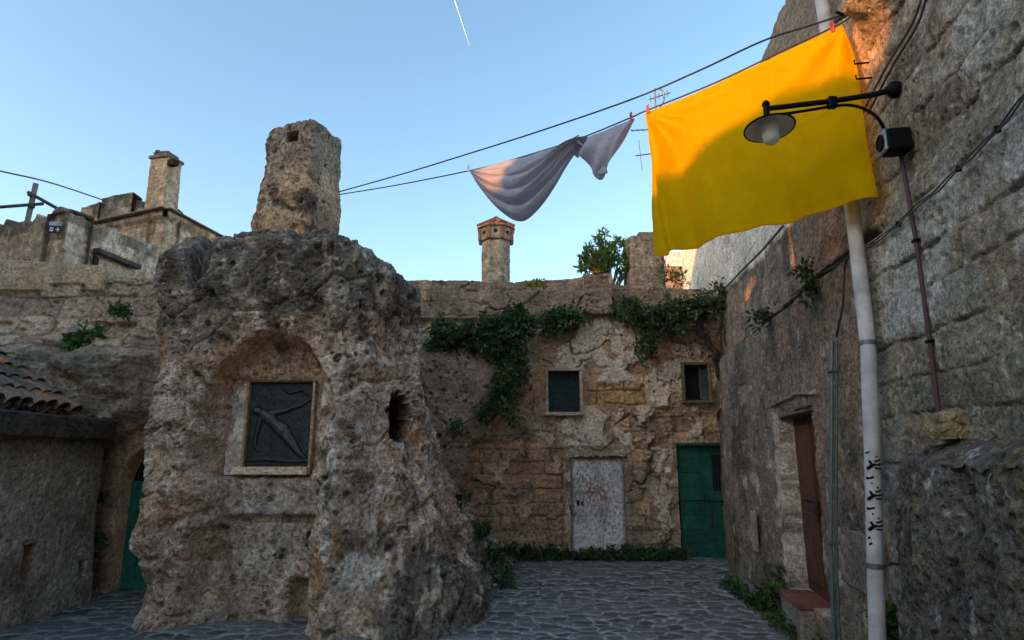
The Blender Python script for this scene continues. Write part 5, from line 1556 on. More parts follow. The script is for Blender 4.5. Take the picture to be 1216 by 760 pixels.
def build_sheet():
    """pale sheet: a deep swag from the left peg to the bunched middle, and a short tail up to the right peg"""
    A0 = on_line_plane(558, 203); KN = on_line_plane(694, 165); B0 = on_line_plane(752, 140)
    # swag: family of hanging curves from rim (fold along the line) to hem
    na, nb = 150, 120
    hem_px = [(558, 203), (570, 222), (588, 244), (603, 257), (615, 263), (628, 261), (645, 246), (662, 224), (676, 200), (688, 180), (697, 168)]
    rim_px = [(558, 203), (575, 199), (592, 194), (610, 189), (626, 185), (640, 180), (654, 176), (668, 172), (680, 168), (690, 165), (697, 162)]
    hem = spline([on_line_plane(*q) for q in hem_px], 15); rim = spline([on_line_plane(*q) for q in rim_px], 15)
    t = np.linspace(0, 1, na)
    def rs(P):
        L = np.linspace(0, 1, len(P)); return np.stack([np.interp(t, L, P[:, k]) for k in range(3)], -1)
    hem, rim = rs(hem), rs(rim)
    bb = np.linspace(0, 1, nb)
    V = rim[:, None] * (1 - bb)[None, :, None] + hem[:, None] * bb[None, :, None]
    A = t[:, None] + 0 * bb[None]; B = bb[None] + 0 * t[:, None]
    wid = np.sin(math.pi * np.clip(A, 0, 1)) ** 0.6
    d = 0.16 * np.sin(math.pi * B) * wid                              # the sheet bellies out
    ph = B * 7.5 + 0.25 * np.sin(A * 5) + 0.5 * A
    fold = np.abs(np.sin(ph * math.pi / 1.6)) ** 0.75
    d = d + 0.095 * fold * wid * ss(0.0, 0.2, B) * (0.45 + 0.55 * A)
    q = np.stack([A, B, A * 0], -1)
    d = d + 0.03 * fbm(q * np.array([2, 5, 1]), 1.4, 3, seed=910) * wid
    d = d + 0.02 * np.sin(B * 38 + A * 3) * np.exp(-((A - 1) / 0.30) ** 2)
    V = V + CLN * d[..., None]
    tail_rim = [(681, 170), (700, 162), (718, 155), (730, 150), (742, 145), (753, 140)]
    tail_hem = [(680, 184), (692, 188), (703, 203), (713, 213), (728, 188), (753, 142)]
    n2 = 80
    def rs2(P):
        P = spline(P, 14); L = np.linspace(0, 1, len(P)); return np.stack([np.interp(np.linspace(0, 1, n2), L, P[:, k]) for k in range(3)], -1)
    r2, h2 = rs2([on_line_plane(*q) for q in tail_rim]), rs2([on_line_plane(*q) for q in tail_hem])
    m2 = 80
    b2 = np.linspace(0, 1, m2)
    W = r2[:, None] * (1 - b2)[None, :, None] + h2[:, None] * b2[None, :, None]
    A2 = np.linspace(0, 1, n2)[:, None] + 0 * b2[None]; B2 = b2[None] + 0 * A2
    wd = np.sin(math.pi * A2) ** 0.7
    d2 = 0.07 * np.sin(math.pi * B2) * wd + 0.05 * np.sin(A2 * 21 + B2 * 4) * B2 * np.exp(-A2 * 1.6) * 1.4
    d2 = d2 + 0.02 * fbm(np.stack([A2, B2, A2 * 0 + 3], -1) * np.array([4, 3, 1]), 1.4, 3, seed=911) * wd
    W = W + CLN * d2[..., None]
    # one mesh: both lobes and the twisted knot where they meet
    verts = np.concatenate([V.reshape(-1, 3), W.reshape(-1, 3)])
    def quads(nu, nv, k):
        i = np.arange(nu * nv).reshape(nu, nv) + k
        return np.stack([i[:-1, :-1], i[1:, :-1], i[1:, 1:], i[:-1, 1:]], -1).reshape(-1, 4)
    Q = np.concatenate([quads(na, nb, 0), quads(n2, m2, na * nb)])
    b = MB()
    k = 34
    # twisted bunch hanging over the line where the two lobes meet
    bun = []
    for i in range(40):
        f = i / 39
        c = on_line_plane(690 + 10 * f - 6 * math.sin(f * 3), 163 + 14 * f) + CLN * (0.05 + 0.03 * math.sin(f * 3.1))
        ring = []
        for j in range(k):
            a = 2 * math.pi * j / k
            r = (0.006 + 0.015 * math.sin(math.pi * min(1, f * 0.8 + 0.15))) * (1 + 0.22 * math.sin(7 * a + 5 * f))
            dl = (LB - LA) / np.linalg.norm(LB - LA)
            ring.append(c + dl * r * math.cos(a) + CLN * r * 0.6 * math.sin(a))
        bun.append(ring)
    bun = np.array(bun)                                    # (40, k, 3)
    bun = np.concatenate([bun, bun[:, :1]], 1)
    Q = np.concatenate([Q, quads(40, k + 1, len(verts))])
    verts = np.concatenate([verts, bun.reshape(-1, 3)])
    # a crumpled corner at the bottom of the tail
    me = raw_mesh('white_sheet', verts, Q.ravel(), np.arange(len(Q)) * 4, np.full(len(Q), 4), None, True)
    o = link_mesh('white_sheet', me, M_SHEET)
    tag(o, 'pale greyish white sheet bunched in folds on the lower clothesline', 'sheet')
    recentre(o, KN)
    # small corner hanging from the tail
    b = MB()
    p = [on_line_plane(*q) for q in [(711, 196), (722, 200), (724, 207), (714, 209)]]
    b.prism([q + CLN * 0.03 for q in p], CLN * 0.012)
    c = b.build('loose_corner', M_SHEET, o); c.location = [-x for x in KN]

def build_pegs():
    def peg(px, py, mat, lab):
        q = on_line_plane(px, py) + CLN * 0.012
        T = thing('clothes_peg', lab, 'peg', tuple(q), 'clothes pegs on the lower clothesline')
        b = MB()
        for s in (-1, 1):
            b.box((0.004 * s, -0.006 * s, 0.0), (0.014, 0.008, 0.085), ax=[(0.78, -0.62, 0), (0.62, 0.78, 0.06 * s), (0.0, -0.06 * s, 1)], bev=0.002)
        o = b.build('grips', mat, T, keep_world=False)
        b = MB(); b.lathe((0, 0, 0.006), [(0.009, -0.006), (0.009, 0.006)], 10, axis=(0.62, 0.78, 0)); b.build('spring', M_STEEL, T, keep_world=False)
        return T
    first = peg(750, 139, M_PEG, 'red clothes peg at the right corner of the pale sheet')
    for (px, py, lab) in ((770, 130, 'red clothes peg at the upper left corner of the yellow cloth'), (989, 33, 'red clothes peg near the upper right corner of the yellow cloth')):
        c = first.copy(); COL.objects.link(c); c.location = on_line_plane(px, py) + CLN * 0.012; c['label'] = lab
        for ch in first.children:
            d = ch.copy(); COL.objects.link(d); d.parent = c
    peg(557, 200, M_PEGW, 'white clothes peg at the left corner of the pale sheet')

# =================================================================== WALL LAMP, PIPES, CABLES
def build_lamp():
    M = hit_wall(1057, 107, 0.05)
    Y0 = M[1]
    def lp(px, py, f):                                   # f = 0 at the wall, 1 at the lamp head
        return at(px, py, Y0 + 0.22 * f)
    T = thing('wall_lamp', 'black iron bracket lamp with a white enamel shade in front of the yellow cloth', 'lamp', tuple(M))
    head = lp(910, 130, 1)
    b = MB()
    b.tube([M, lp(1040, 112, 0.12), lp(988, 120, 0.5), lp(912, 129, 1)], 0.0175, 12)
    b.build('arm', M_BLACK, T, smooth=True)
    b = MB()
    b.lathe(M + NW3 * 0.015, [(0.052, -0.06), (0.052, -0.028), (0.046, -0.016), (0.030, -0.006), (0.022, 0.012)], 20, axis=NW3)
    b.build('wall_mount', M_BLACK, T, smooth=True)
    b = MB()
    st = spline([lp(914, 137.5, 1), lp(950, 132.5, 0.75), lp(990, 126, 0.5), lp(1010, 125, 0.34), lp(1028, 130, 0.22), lp(1042, 140, 0.12), hit_wall(1051, 155, 0.09)], 8)
    b.tube(st, 0.010, 10); b.build('stay', M_BLACK, T, smooth=True)
    b = MB(); b.box(lp(988, 122, 0.5), (0.055, 0.05, 0.075), bev=0.006, col=(0.02, 0.02, 0.02)); b.build('clamp', M_BLACK, T)
    b = MB()
    b.lathe(head, [(0.012, -0.08), (0.020, -0.06), (0.020, 0.028), (0.026, 0.03), (0.026, 0.045), (0.012, 0.062), (0.0001, 0.068)], 14)
    b.build('knuckle', M_BLACK, T, smooth=True)
    sc = lp(913.5, 151, 1)
    ax = np.array([-0.02, 0.10, 1.0])
    R = 0.155
    b = MB()
    b.lathe(sc, [(0.03, 0.055), (0.05, 0.052), (R * 0.75, 0.022), (R, -0.004), (R + 0.004, -0.010), (R, -0.014), (R * 0.75, 0.012), (0.05, 0.030), (0.03, 0.030)], 40, axis=ax)
    sh = b.build('shade', M_ENAMEL, T, smooth=True)
    b = MB()
    ring = np.linspace(0, 2 * math.pi, 49)
    Z = ax / np.linalg.norm(ax); X = np.cross(Z, [0, 1, 0]); X /= np.linalg.norm(X); Y = np.cross(Z, X)
    b.tube([sc - Z * 0.009 + (R + 0.002) * (math.cos(a) * X + math.sin(a) * Y) for a in ring], 0.0065, 8, caps=False)
    b.build('rim', M_BLACK, sh, smooth=True)
    b = MB()
    b.lathe(sc, [(0.060, 0.03), (0.064, 0.0), (0.060, -0.006), (0.05, -0.010)], 24, axis=ax); b.build('collar', M_ENAMEL, sh, smooth=True)
    b = MB()
    b.lathe(sc, [(0.050, 0.0), (0.053, -0.03), (0.052, -0.085), (0.044, -0.108), (0.028, -0.122), (0.0001, -0.127)], 24, axis=ax); b.build('glass', M_GLASS, T, smooth=True)

NW3 = np.array([NW[0], NW[1], 0]); DW3 = np.array([DW[0], DW[1], 0])
def build_box_and_cables():
    q = hit_wall(1064, 169, 0.08)
    T = thing('junction_box', 'black electric box on the right wall with a pale blue grey front plate', 'box', tuple(q))
    ax = [DW3, NW3, (0, 0, 1)]
    b = MB(); b.box(q, (0.125, 0.135, 0.14), ax=ax, bev=0.008, col=(0.02, 0.02, 0.02)); b.build('case', M_BLACK, T)
    b = MB(); b.box(q + NW3 * 0.077 + DW3 * 0.004, (0.133, 0.018, 0.143), ax=ax, bev=0.008, col=(0.3, 0.35, 0.38))
    fp = b.build('front_plate', paint('blue_grey_plastic', (0.20, 0.26, 0.30), 0.4), T)
    b = MB(); b.lathe(q + NW3 * 0.087, [(0.052, 0.0), (0.052, 0.008), (0.043, 0.010), (0.040, 0.004), (0.0001, 0.004)], 28, axis=NW3); b.build('round_cover', M_BLACK, fp, smooth=True)
    # conduit down from the box
    pts = spline([hit_wall(1070, 185, 0.035), hit_wall(1085, 270, 0.05), hit_wall(1096, 345, 0.06), hit_wall(1106, 420, 0.07), hit_wall(1115, 490, 0.09)], 10)
    b = MB(); b.tube(pts, 0.013, 10)
    T = thing('conduit', 'thin reddish brown conduit running down the right wall from the electric box', 'conduit', tuple(pts[-1]))
    b.build('tube', M_RUSTPIPE, T, smooth=True)
    for f in (0.3, 0.7):
        q = pts[int(f * len(pts))]
        b = MB(); b.box(q, (0.05, 0.035, 0.02), ax=ax, bev=0.004); b.build('clip', M_BLACK, T)
    # bundle of cables slanting along the wall
    px = [(1216, 112), (1180, 156), (1142, 194), (1110, 226), (1080, 250), (1066, 264), (1044, 282), (1010, 303), (975, 325), (940, 350)]
    T = thing('wall_cable', 'grey cable bundle stapled diagonally along the right wall', 'cable', tuple(hit_wall(1080, 250, 0.06)))
    b = MB()
    for o in (0.0, 0.016):
        P = spline([hit_wall(x, y, 0.065 + o * 0.4) + np.array([0, 0, -o]) for x, y in px], 8)
        P[:, 2] += 0.004 * np.sin(np.arange(len(P)) * 0.7 + o * 100)
        b.tube(P, 0.005, 7)
    b.build('cables', M_CABLE, T, smooth=True)
    for (x, y) in ((1184, 151), (1138, 198), (1066, 264)):
        b = MB(); b.box(hit_wall(x, y, 0.065) + np.array([0, 0, -0.01]), (0.018, 0.024, 0.034), ax=ax, bev=0.004); b.build('clip', M_BLACK, T)
    # pair of cables rising steeply past the lamp
    T = thing('riser_cable', 'pair of thin brown cables rising steeply beside the yellow cloth', 'cable', tuple(hit_wall(1040, 110, 0.05)))
    for o in (0, 7):
        P = spline([hit_wall(1098 + o * 0.6, -14, 0.05), hit_wall(1083 + o, 28, 0.05), hit_wall(1052 + o, 80, 0.05), hit_wall(1024 + o, 135, 0.05)], 8)
        b = MB(); b.tube(P, 0.0075, 7); b.build('cable', M_RUSTPIPE if o else M_CABLE, T, smooth=True)
    # cable across the whitewashed part of the wall
    P = spline([hit_wall(930, 268, 0.06), hit_wall(905, 297, 0.07), hit_wall(880, 322, 0.07), hit_wall(852, 352, 0.07), hit_wall(832, 372, 0.07)], 8)
    b = MB(); b.tube(P, 0.014, 7)
    o = b.build('wall_cable', M_CABLE, None, smooth=True)
    tag(o, 'dark cable crossing the whitewashed plaster above the green door corner', 'cable'); recentre(o, P[0])
    # two small pegs in the wall by the cloth
    for (x, y, lab) in ((1024, 75, 'upper small iron bracket in the wall beside the yellow cloth'), (1026, 93, 'lower small iron bracket in the wall beside the yellow cloth')):
        q = hit_wall(x, y, 0.04)
        T = thing('iron_bracket', lab, 'bracket', tuple(q), 'iron brackets by the cloth')
        b = MB(); b.tube([q - NW3 * 0.05, q + NW3 * 0.05, q + NW3 * 0.05 + np.array([0, 0, 0.03])], 0.007, 7); b.build('rod', M_BLACK, T, smooth=True)

def build_pipes():
    Y = 4.16
    px = [(1042.5, 800), (1042, 760), (1040, 690), (1038, 610), (1036, 540), (1033, 470), (1030.5, 410), (1021, 325), (1011, 240), (996, 130), (984, 50), (975, -4), (968, -60)]
    YS = lambda y: float(np.interp(y, [-60, 240, 420, 800], [4.42, 4.28, 4.18, 4.14]))
    P = spline([at(x, y, YS(y)) for x, y in px], 8)
    T = thing('drainpipe', 'tall painted drainpipe with black scribbles running up the right wall', 'pipe', (P[0][0], Y, 0))
    b = MB(); b.tube(P, 0.048, 22); b.build('pipe', M_PIPE, T, smooth=True)
    for (x, y) in ((1030.5, 408), (1039.5, 672), (1001, 160)):
        q = at(x, y, YS(y)); q2 = at(x + 0.6, y + 8, YS(y + 8)); d = (q - q2) / np.linalg.norm(q - q2)
        b = MB()
        b.lathe(q, [(0.050, -0.016), (0.054, -0.014), (0.054, 0.014), (0.050, 0.016)], 22, axis=d)
        b.tube([q + np.array([0.05, -0.01, 0.0]), q + np.array([0.10, 0.0, 0.015]), q + np.array([0.20, 0.05, 0.0])], 0.009, 7)
        b.build('bracket', M_STEEL, T, smooth=True)
    # scribbles: short brush strokes lying on the round of the pipe
    b = MB()
    def stroke(pts, r):
        out = []
        for (x, y) in pts:
            c = at(np.interp(y, [470, 540, 610, 690], [1033, 1036, 1038, 1040]), y, YS(y))
            a = (x - 0.0) / 10.0                                # -1 .. 1 across the pipe
            ang = math.asin(max(-0.99, min(0.99, a)))
            fwd = -c[:2] / np.linalg.norm(c[:2]); side = np.array([-fwd[1], fwd[0]])
            if side[0] < 0: side = -side
            n = math.cos(ang) * fwd + math.sin(ang) * side
            out.append(c + np.array([n[0], n[1], 0]) * (0.048 + 0.001))
        b.tube(spline(out, 6) if len(out) > 2 else out, r, 6)
    for y0 in (0, 36, 72):
        y = 553 + y0
        stroke([(-6, y + 4), (-4, y + 2), (0, y - 1)], [0.013] * 12 + [0.009] if False else 0.011)
        stroke([(-4, y - 6), (-2, y - 3), (0, y - 1), (3, y - 2)], 0.008)
        stroke([(2, y - 5), (5, y - 6), (8.6, y - 7)], 0.0055)
        stroke([(2, y - 1), (5, y - 1), (9, y - 2)], 0.0055)
        stroke([(2, y + 2), (5, y + 3), (8.6, y + 3)], 0.0055)
        stroke([(4, y - 10), (5, y - 11)], 0.006)
        if y0 < 72:
            stroke([(-7, y + 16), (-6.5, y + 13)], 0.006)
            stroke([(-6.5, y + 15), (-2, y + 14), (1, y + 13)], 0.0065)
            stroke([(-2, y + 21), (-1, y + 20)], 0.007)
        else:
            stroke([(-7, y + 14), (-5, y + 12)], 0.006)
            stroke([(-6, y + 21), (-3, y + 19)], 0.007)
    stroke([(-8, 538), (-5, 537), (-3, 536.5)], 0.005)
    g = b.build('scribble', M_BLACK, T, smooth=True); g['label'] = 'black hand drawn scribbles on the pipe'
    # steel channel post
    Yp = 4.85
    P = [at(988.5, 762, Yp), at(989, 640, Yp), at(990, 520, Yp), at(990.5, 405, Yp)]
    P[0][2] = 0.05
    T = thing('steel_post', 'slim grey steel post standing against the right wall beside the brown door', 'post', (P[0][0], Yp, 0.0))
    for dx, r, h in ((-0.018, 0.016, 1.0), (0.022, 0.013, 0.985)):
        b = MB(); b.tube([p + np.array([dx * 0.9, 0, 0]) for p in P], r * 0.9, 10); b.build('rail', M_STEEL, T, smooth=True)
    for y in (441, 645):
        q = at(np.interp(y, [405, 640], [990.4, 989]), y, Yp)
        b = MB(); b.box(q, (0.085, 0.05, 0.02), bev=0.004); b.build('clamp', M_STEEL, T)
    # thin brown cable above the post
    P = spline([hit_wall(993, 400, 0.14), hit_wall(1001, 360, 0.14), hit_wall(1003, 318, 0.12), hit_wall(1010, 300, 0.1)], 8)
    b = MB(); b.tube(P, 0.008, 7); o = b.build('thin_cable', M_RUSTPIPE, None, smooth=True)
    tag(o, 'thin rusty cable rising above the slim steel post', 'cable'); recentre(o, P[0])

def build_boulder():
    """rock at the foot of the right wall, nearest the camera"""
    pts = [(2.60, 4.35), (2.34, 4.15), (2.18, 3.8), (2.02, 3.3), (1.86, 2.8), (1.72, 2.2), (1.7, 1.4), (2.4, 1.3), (2.7, 2.4), (2.85, 3.6), (2.9, 4.3)]
    loop = catmull(pts, 30)
    def disp(p, t):
        o = 0.10 * fbm(p, 1.5, 4, seed=950) + 0.05 * ridged(p, 3.2, 4, seed=951) - 0.02 + 0.02 * fbm(p, 14, 3, seed=952)
        f1, _, _ = worley(p + 0.04 * fbm(p, 6, 2, seed=955)[..., None], 5.5, seed=953); g1, _, _ = worley(p, 14, seed=954)
        return o - 0.085 * ss(0.36, 0.10, f1) * ss(1.3, 0.7, p[..., 2]) - 0.03 * ss(0.38, 0.1, g1)
    def colr(p, n, t):
        c = np.zeros(p.shape); c[:] = (0.115, 0.110, 0.10)
        c = mixc(c, (0.075, 0.072, 0.062), ss(-0.1, 0.3, fbm(p, 2.2, 4, seed=960)))
        c = mixc(c, (0.36, 0.38, 0.39), 0.8 * ss(0.14, 0.34, fbm(p, 6, 5, gain=0.65, seed=961)))
        c = mixc(c, (0.17, 0.14, 0.075), 0.6 * ss(0.05, 0.35, fbm(p * np.array([1, 1, 2]), 3, 4, seed=962)) * ss(0.9, 1.5, p[..., 2]))
        f1, _, _ = worley(p, 14, seed=954)
        return mixc(c, (0.03, 0.03, 0.028), 0.5 * ss(0.3, 0.1, f1))
    o = column('boulder', M_ROCK, None, loop, -0.1, 1.78, lambda t: 1.0 - 0.10 * t ** 2.5, lambda t: np.array([0.06 * t ** 2, 0.0]), 950, 620, 260, disp, colr, capn=70, round_top=0.13)
    tag(o, 'dark pitted boulder bulging out at the foot of the right wall', 'rock'); recentre(o, (2.2, 3.0, 0))
    # loose stone lying on it
    c = at(1131, 508, 3.42)
    loop = catmull([(c[0] - 0.155, 3.40), (c[0] - 0.09, 3.30), (c[0] + 0.04, 3.28), (c[0] + 0.145, 3.37), (c[0] + 0.10, 3.52), (c[0] - 0.05, 3.54)], 30)
    def d2(p, t): return 0.02 * fbm(p, 7, 3, seed=970) + 0.006 * fbm(p, 30, 3, seed=971) - 0.02 * ss(0.02, 0.0, np.abs(fbm(p, 6, 2, seed=972)))
    def c2(p, n, t):
        k = np.zeros(p.shape); k[:] = (0.27, 0.235, 0.145)
        k = mixc(k, (0.15, 0.13, 0.085), ss(0.0, 0.3, fbm(p, 14, 4, seed=973)))
        return mixc(k, (0.36, 0.34, 0.28), 0.6 * ss(0.15, 0.35, fbm(p, 30, 4, seed=974)))
    o = column('loose_stone', M_ROCK, None, loop, c[2] - 0.06, 0.125, lambda t: 0.80 + 0.22 * math.sin(math.pi * min(1, t * 0.75 + 0.1)), lambda t: np.array([0.02 * t, 0]), 970, 160, 40, d2, c2, capn=26, round_top=0.035)
    tag(o, 'loose yellowish stone lying on top of the dark boulder', 'stone'); recentre(o, c)

def build_masts():
    # wooden cross post with wires, at the far left
    Y = 12.3
    p0, p1 = at(31, 270, Y), at(42, 221, Y)
    T = thing('wire_post', 'short wooden post with crossbars standing on the upper parapet', 'post', tuple(p0 - [0, 0, 0.3]))
    d = p1 - p0
    b = MB(); b.tube([p0 - d * 0.5, p0 + d * 0.5, p1 + d * 0.06], 0.05, 8, (0.20, 0.17, 0.14)); b.build('post', M_WOOD, T)
    b = MB(); b.tube([at(-160, 258, Y - 0.06), at(51, 242, Y - 0.06)], 0.035, 8, (0.09, 0.08, 0.075)); b.build('crossbar', M_WOOD, T)
    b = MB(); b.tube([at(33, 228, Y - 0.05), at(76, 252, Y + 0.2)], 0.035, 8, (0.08, 0.075, 0.07)); b.build('brace', M_WOOD, T)
    for (x, y) in ((36, 231), (38, 245)):
        b = MB(); b.lathe(at(x, y, Y - 0.08), [(0.0001, -0.05), (0.05, -0.03), (0.055, 0.02), (0.0001, 0.05)], 10, col=(0.06, 0.05, 0.045)); b.build('insulator', M_WOOD, T)
    P = spline([at(-420, 100, 9), at(-40, 192, 12), at(0, 203, 13), at(60, 217, 14.5), at(124, 238, 17.8)], 10)
    b = MB(); b.tube(P, 0.018, 6); o = b.build('overhead_wire', M_CABLE, None, smooth=True)
    tag(o, 'thin overhead wire sagging to the far roofs at upper left', 'wire'); recentre(o, P[0])
    # small sign on the upper wall
    c = at(65.5, 270, 11.45)
    T = thing('direction_sign', 'small dark sign with a white square and arrow on the upper left wall', 'sign', tuple(c))
    W = 0.26; ax = [(0.97, -0.1, -0.08), (0.1, 0.99, 0), (0.08, 0, 0.99)]
    b = MB(); b.box(c + np.array([0, 0, -0.04]), (W, 0.02, 0.15), ax=ax, bev=0.003, col=(0.035, 0.028, 0.035)); b.build('board', M_WOOD, T)
    b = MB(); b.box(c + np.array([0.0, 0, 0.073]), (W, 0.02, 0.085), ax=ax, bev=0.003, col=(0.42, 0.43, 0.46)); b.build('header', M_WOOD, T)
    b = MB()
    f = np.array([0, -0.016, 0])
    b.box(c + np.array([-0.055, -0.014, -0.04]), (0.07, 0.006, 0.08), ax=ax, col=(0.7, 0.7, 0.7))
    b.box(c + np.array([0.055, -0.014, -0.047]), (0.06, 0.006, 0.022), ax=ax, col=(0.7, 0.7, 0.7))
    for s in (-1, 1):
        b.tube([c + f + np.array([0.095, 0.0, -0.05]), c + f + np.array([0.06, 0.0, -0.05 + s * 0.04])], 0.010, 6, (0.7, 0.7, 0.7))
    b.build('symbols', M_WOOD, T)
    b = MB(); b.box(c + np.array([-0.055, -0.019, -0.04]), (0.022, 0.006, 0.035), ax=ax, col=(0.05, 0.04, 0.05)); b.build('symbol_mark', M_WOOD, T)
    # television aerial behind the yellow cloth
    Y = 13.6
    base = at(789, 330, Y); tip = at(789, 105, Y)
    T = thing('television_aerial', 'metal television aerial on a mast mostly hidden behind the yellow cloth', 'aerial', (base[0], Y, 4.35))
    b = MB(); b.tube([(base[0], Y, 4.35), (base[0], Y, tip[2])], 0.022, 8); b.build('mast', M_STEEL, T, smooth=True)
    def yagi(pa, pb, n, l, vert, dish=False):
        A, B = at(*pa, Y), at(*pb, Y)
        bo = MB(); bo.tube([A, B], 0.014, 6); bo = bo.build('boom', M_CABLE, T, smooth=True)
        for k in range(n):
            q = A + (B - A) * (k + 0.3) / n
            e = MB()
            v = np.array([0, 0.25, 1]) if vert else np.array([0.35, 1, 0.25])
            v = v / np.linalg.norm(v) * l / 2
            e.tube([q - v, q + v], 0.008, 5); e.build('element', M_CABLE, bo, smooth=True)
    yagi((771, 118), (796, 110), 5, 0.22, True)
    yagi((749, 155), (792, 153), 7, 0.22, False)
    yagi((755, 185), (792, 180), 2, 0.9, True)
    b = MB()
    b.tube(spline([at(782, 104, Y), at(788, 110, Y), at(788, 120, Y), at(784, 127, Y)], 6), 0.02, 6); b.build('reflector', M_STEEL, T, smooth=True)

def build_contrail():
    A, B = at(539, -4, 900), at(558.5, 56, 900)
    n = 60
    t = np.linspace(0, 1, n)
    P = A + (B - A) * t[:, None]
    r = (6 + 6 * (1 - t)) * 0.15
    r[-4:] *= [0.8, 0.6, 0.4, 0.15]
    q = np.stack([t * 9, t * 0, t * 0], -1)
    P[:, 0] += 0.18 * fbm(q, 1.0, 3, seed=990)
    b = MB(); b.tube(P, r, 10)
    o = b.build('contrail', M_CLOUD, None, smooth=True)
    tag(o, 'short white aircraft vapour trail high in the blue sky', 'contrail'); recentre(o, A)

# =================================================================== PLANTS
def leaves(name, mat, parent, pos, dirs, size, cols, wid=0.45, fold=0.25, seed=0):
    r = np.random.default_rng(seed)
    n = len(pos)
    d = dirs / (np.linalg.norm(dirs, axis=1, keepdims=True) + 1e-9)
    up = r.normal(size=(n, 3)); up[:, 2] += 0.8
    side = np.cross(d, up); side /= np.linalg.norm(side, axis=1, keepdims=True) + 1e-9
    nn = np.cross(side, d)
    s = size[:, None]
    v0 = pos; v3 = pos + d * s
    mid = pos + d * s * 0.48
    v1 = mid + side * s * wid / 2 + nn * s * fold * 0.4
    v2 = mid - side * s * wid / 2 + nn * s * fold * 0.4
    v3 = v3 - nn * s * 0.12
    V = np.stack([v0, v1, v3, v2], 1).reshape(-1, 3)
    k = np.arange(n)[:, None] * 4
    tri = np.concatenate([k + np.array([[0, 1, 2]]), k + np.array([[0, 2, 3]])], 1).reshape(-1)
    me = raw_mesh(name, V, tri, np.arange(2 * n) * 3, np.full(2 * n, 3), np.repeat(cols, 4, 0), False)
    return link_mesh(name, me, mat, parent)

GREENS = np.array([(0.050, 0.115, 0.034), (0.070, 0.150, 0.045), (0.040, 0.088, 0.034), (0.095, 0.160, 0.050), (0.030, 0.066, 0.026)])
def clump(name, label, cat, base, blobs, seed, size=0.06, n_per=1, greens=GREENS, droop=0.25, group=None, out=(0, -1, 0), wid=0.5, stem=True, spray=0.11, per=22, kind=None):
    """plant made of sprays of leaves; blobs = (centre, radii, number of sprays)"""
    r = np.random.default_rng(seed)
    pos, dirs, sz, col = [], [], [], []
    st = MB()
    base = np.asarray(base, float)
    for c, rad, ns in blobs:
        c = np.asarray(c, float); rad = np.asarray(rad, float)
        for _ in range(ns):
            u = r.normal(size=3); u /= np.linalg.norm(u)
            u *= r.random() ** 0.45
            q = c + u * rad
            g = greens[r.integers(len(greens))] * r.uniform(0.75, 1.3)
            ax = u * np.array([0.7, 0.5, 0.4]) + np.asarray(out) * 0.6 + np.array([0, 0, -droop]) + r.normal(size=3) * 0.45
            ax /= np.linalg.norm(ax)
            k = r.integers(int(per * 0.6), int(per * 1.3))
            tt = r.random(k)[:, None]
            pp = q + ax * tt * spray * 1.6 + r.normal(size=(k, 3)) * spray * 0.33
            pos.append(pp)
            dirs.append(ax * 0.5 + r.normal(size=(k, 3)) * 0.75 + np.array([0, 0, -droop * 0.5]))
            sz.append(size * r.uniform(0.45, 1.6, k))
            lc = np.clip(g * r.uniform(0.55, 1.6, (k, 1)), 0.004, 0.4)
            dry = r.random(k) < 0.07
            lc[dry] = np.array((0.16, 0.11, 0.045)) * r.uniform(0.6, 1.3, (dry.sum(), 1))
            col.append(lc)
            if stem and r.random() < 0.6:
                m = (q + base * 0.35 + c * 0.65) / 2 * 1.0
                m = q + (c - q) * 0.6
                st.tube([m, (m + q) / 2 + r.normal(size=3) * 0.02, q + ax * spray * 1.2], 0.005, 5, (0.06, 0.05, 0.03))
    if kind:
        o = leaves(name, M_LEAF, None, np.concatenate(pos), np.concatenate(dirs), np.concatenate(sz), np.concatenate(col), wid=wid, seed=seed)
        return tag(o, label, cat, group, kind)
    T = thing(name, label, cat, tuple(base), group)
    leaves('foliage', M_LEAF, T, np.concatenate(pos), np.concatenate(dirs), np.concatenate(sz), np.concatenate(col), wid=wid, seed=seed)
    if len(st.v) > 260: st.build('stem', M_WOOD, T)
    return T

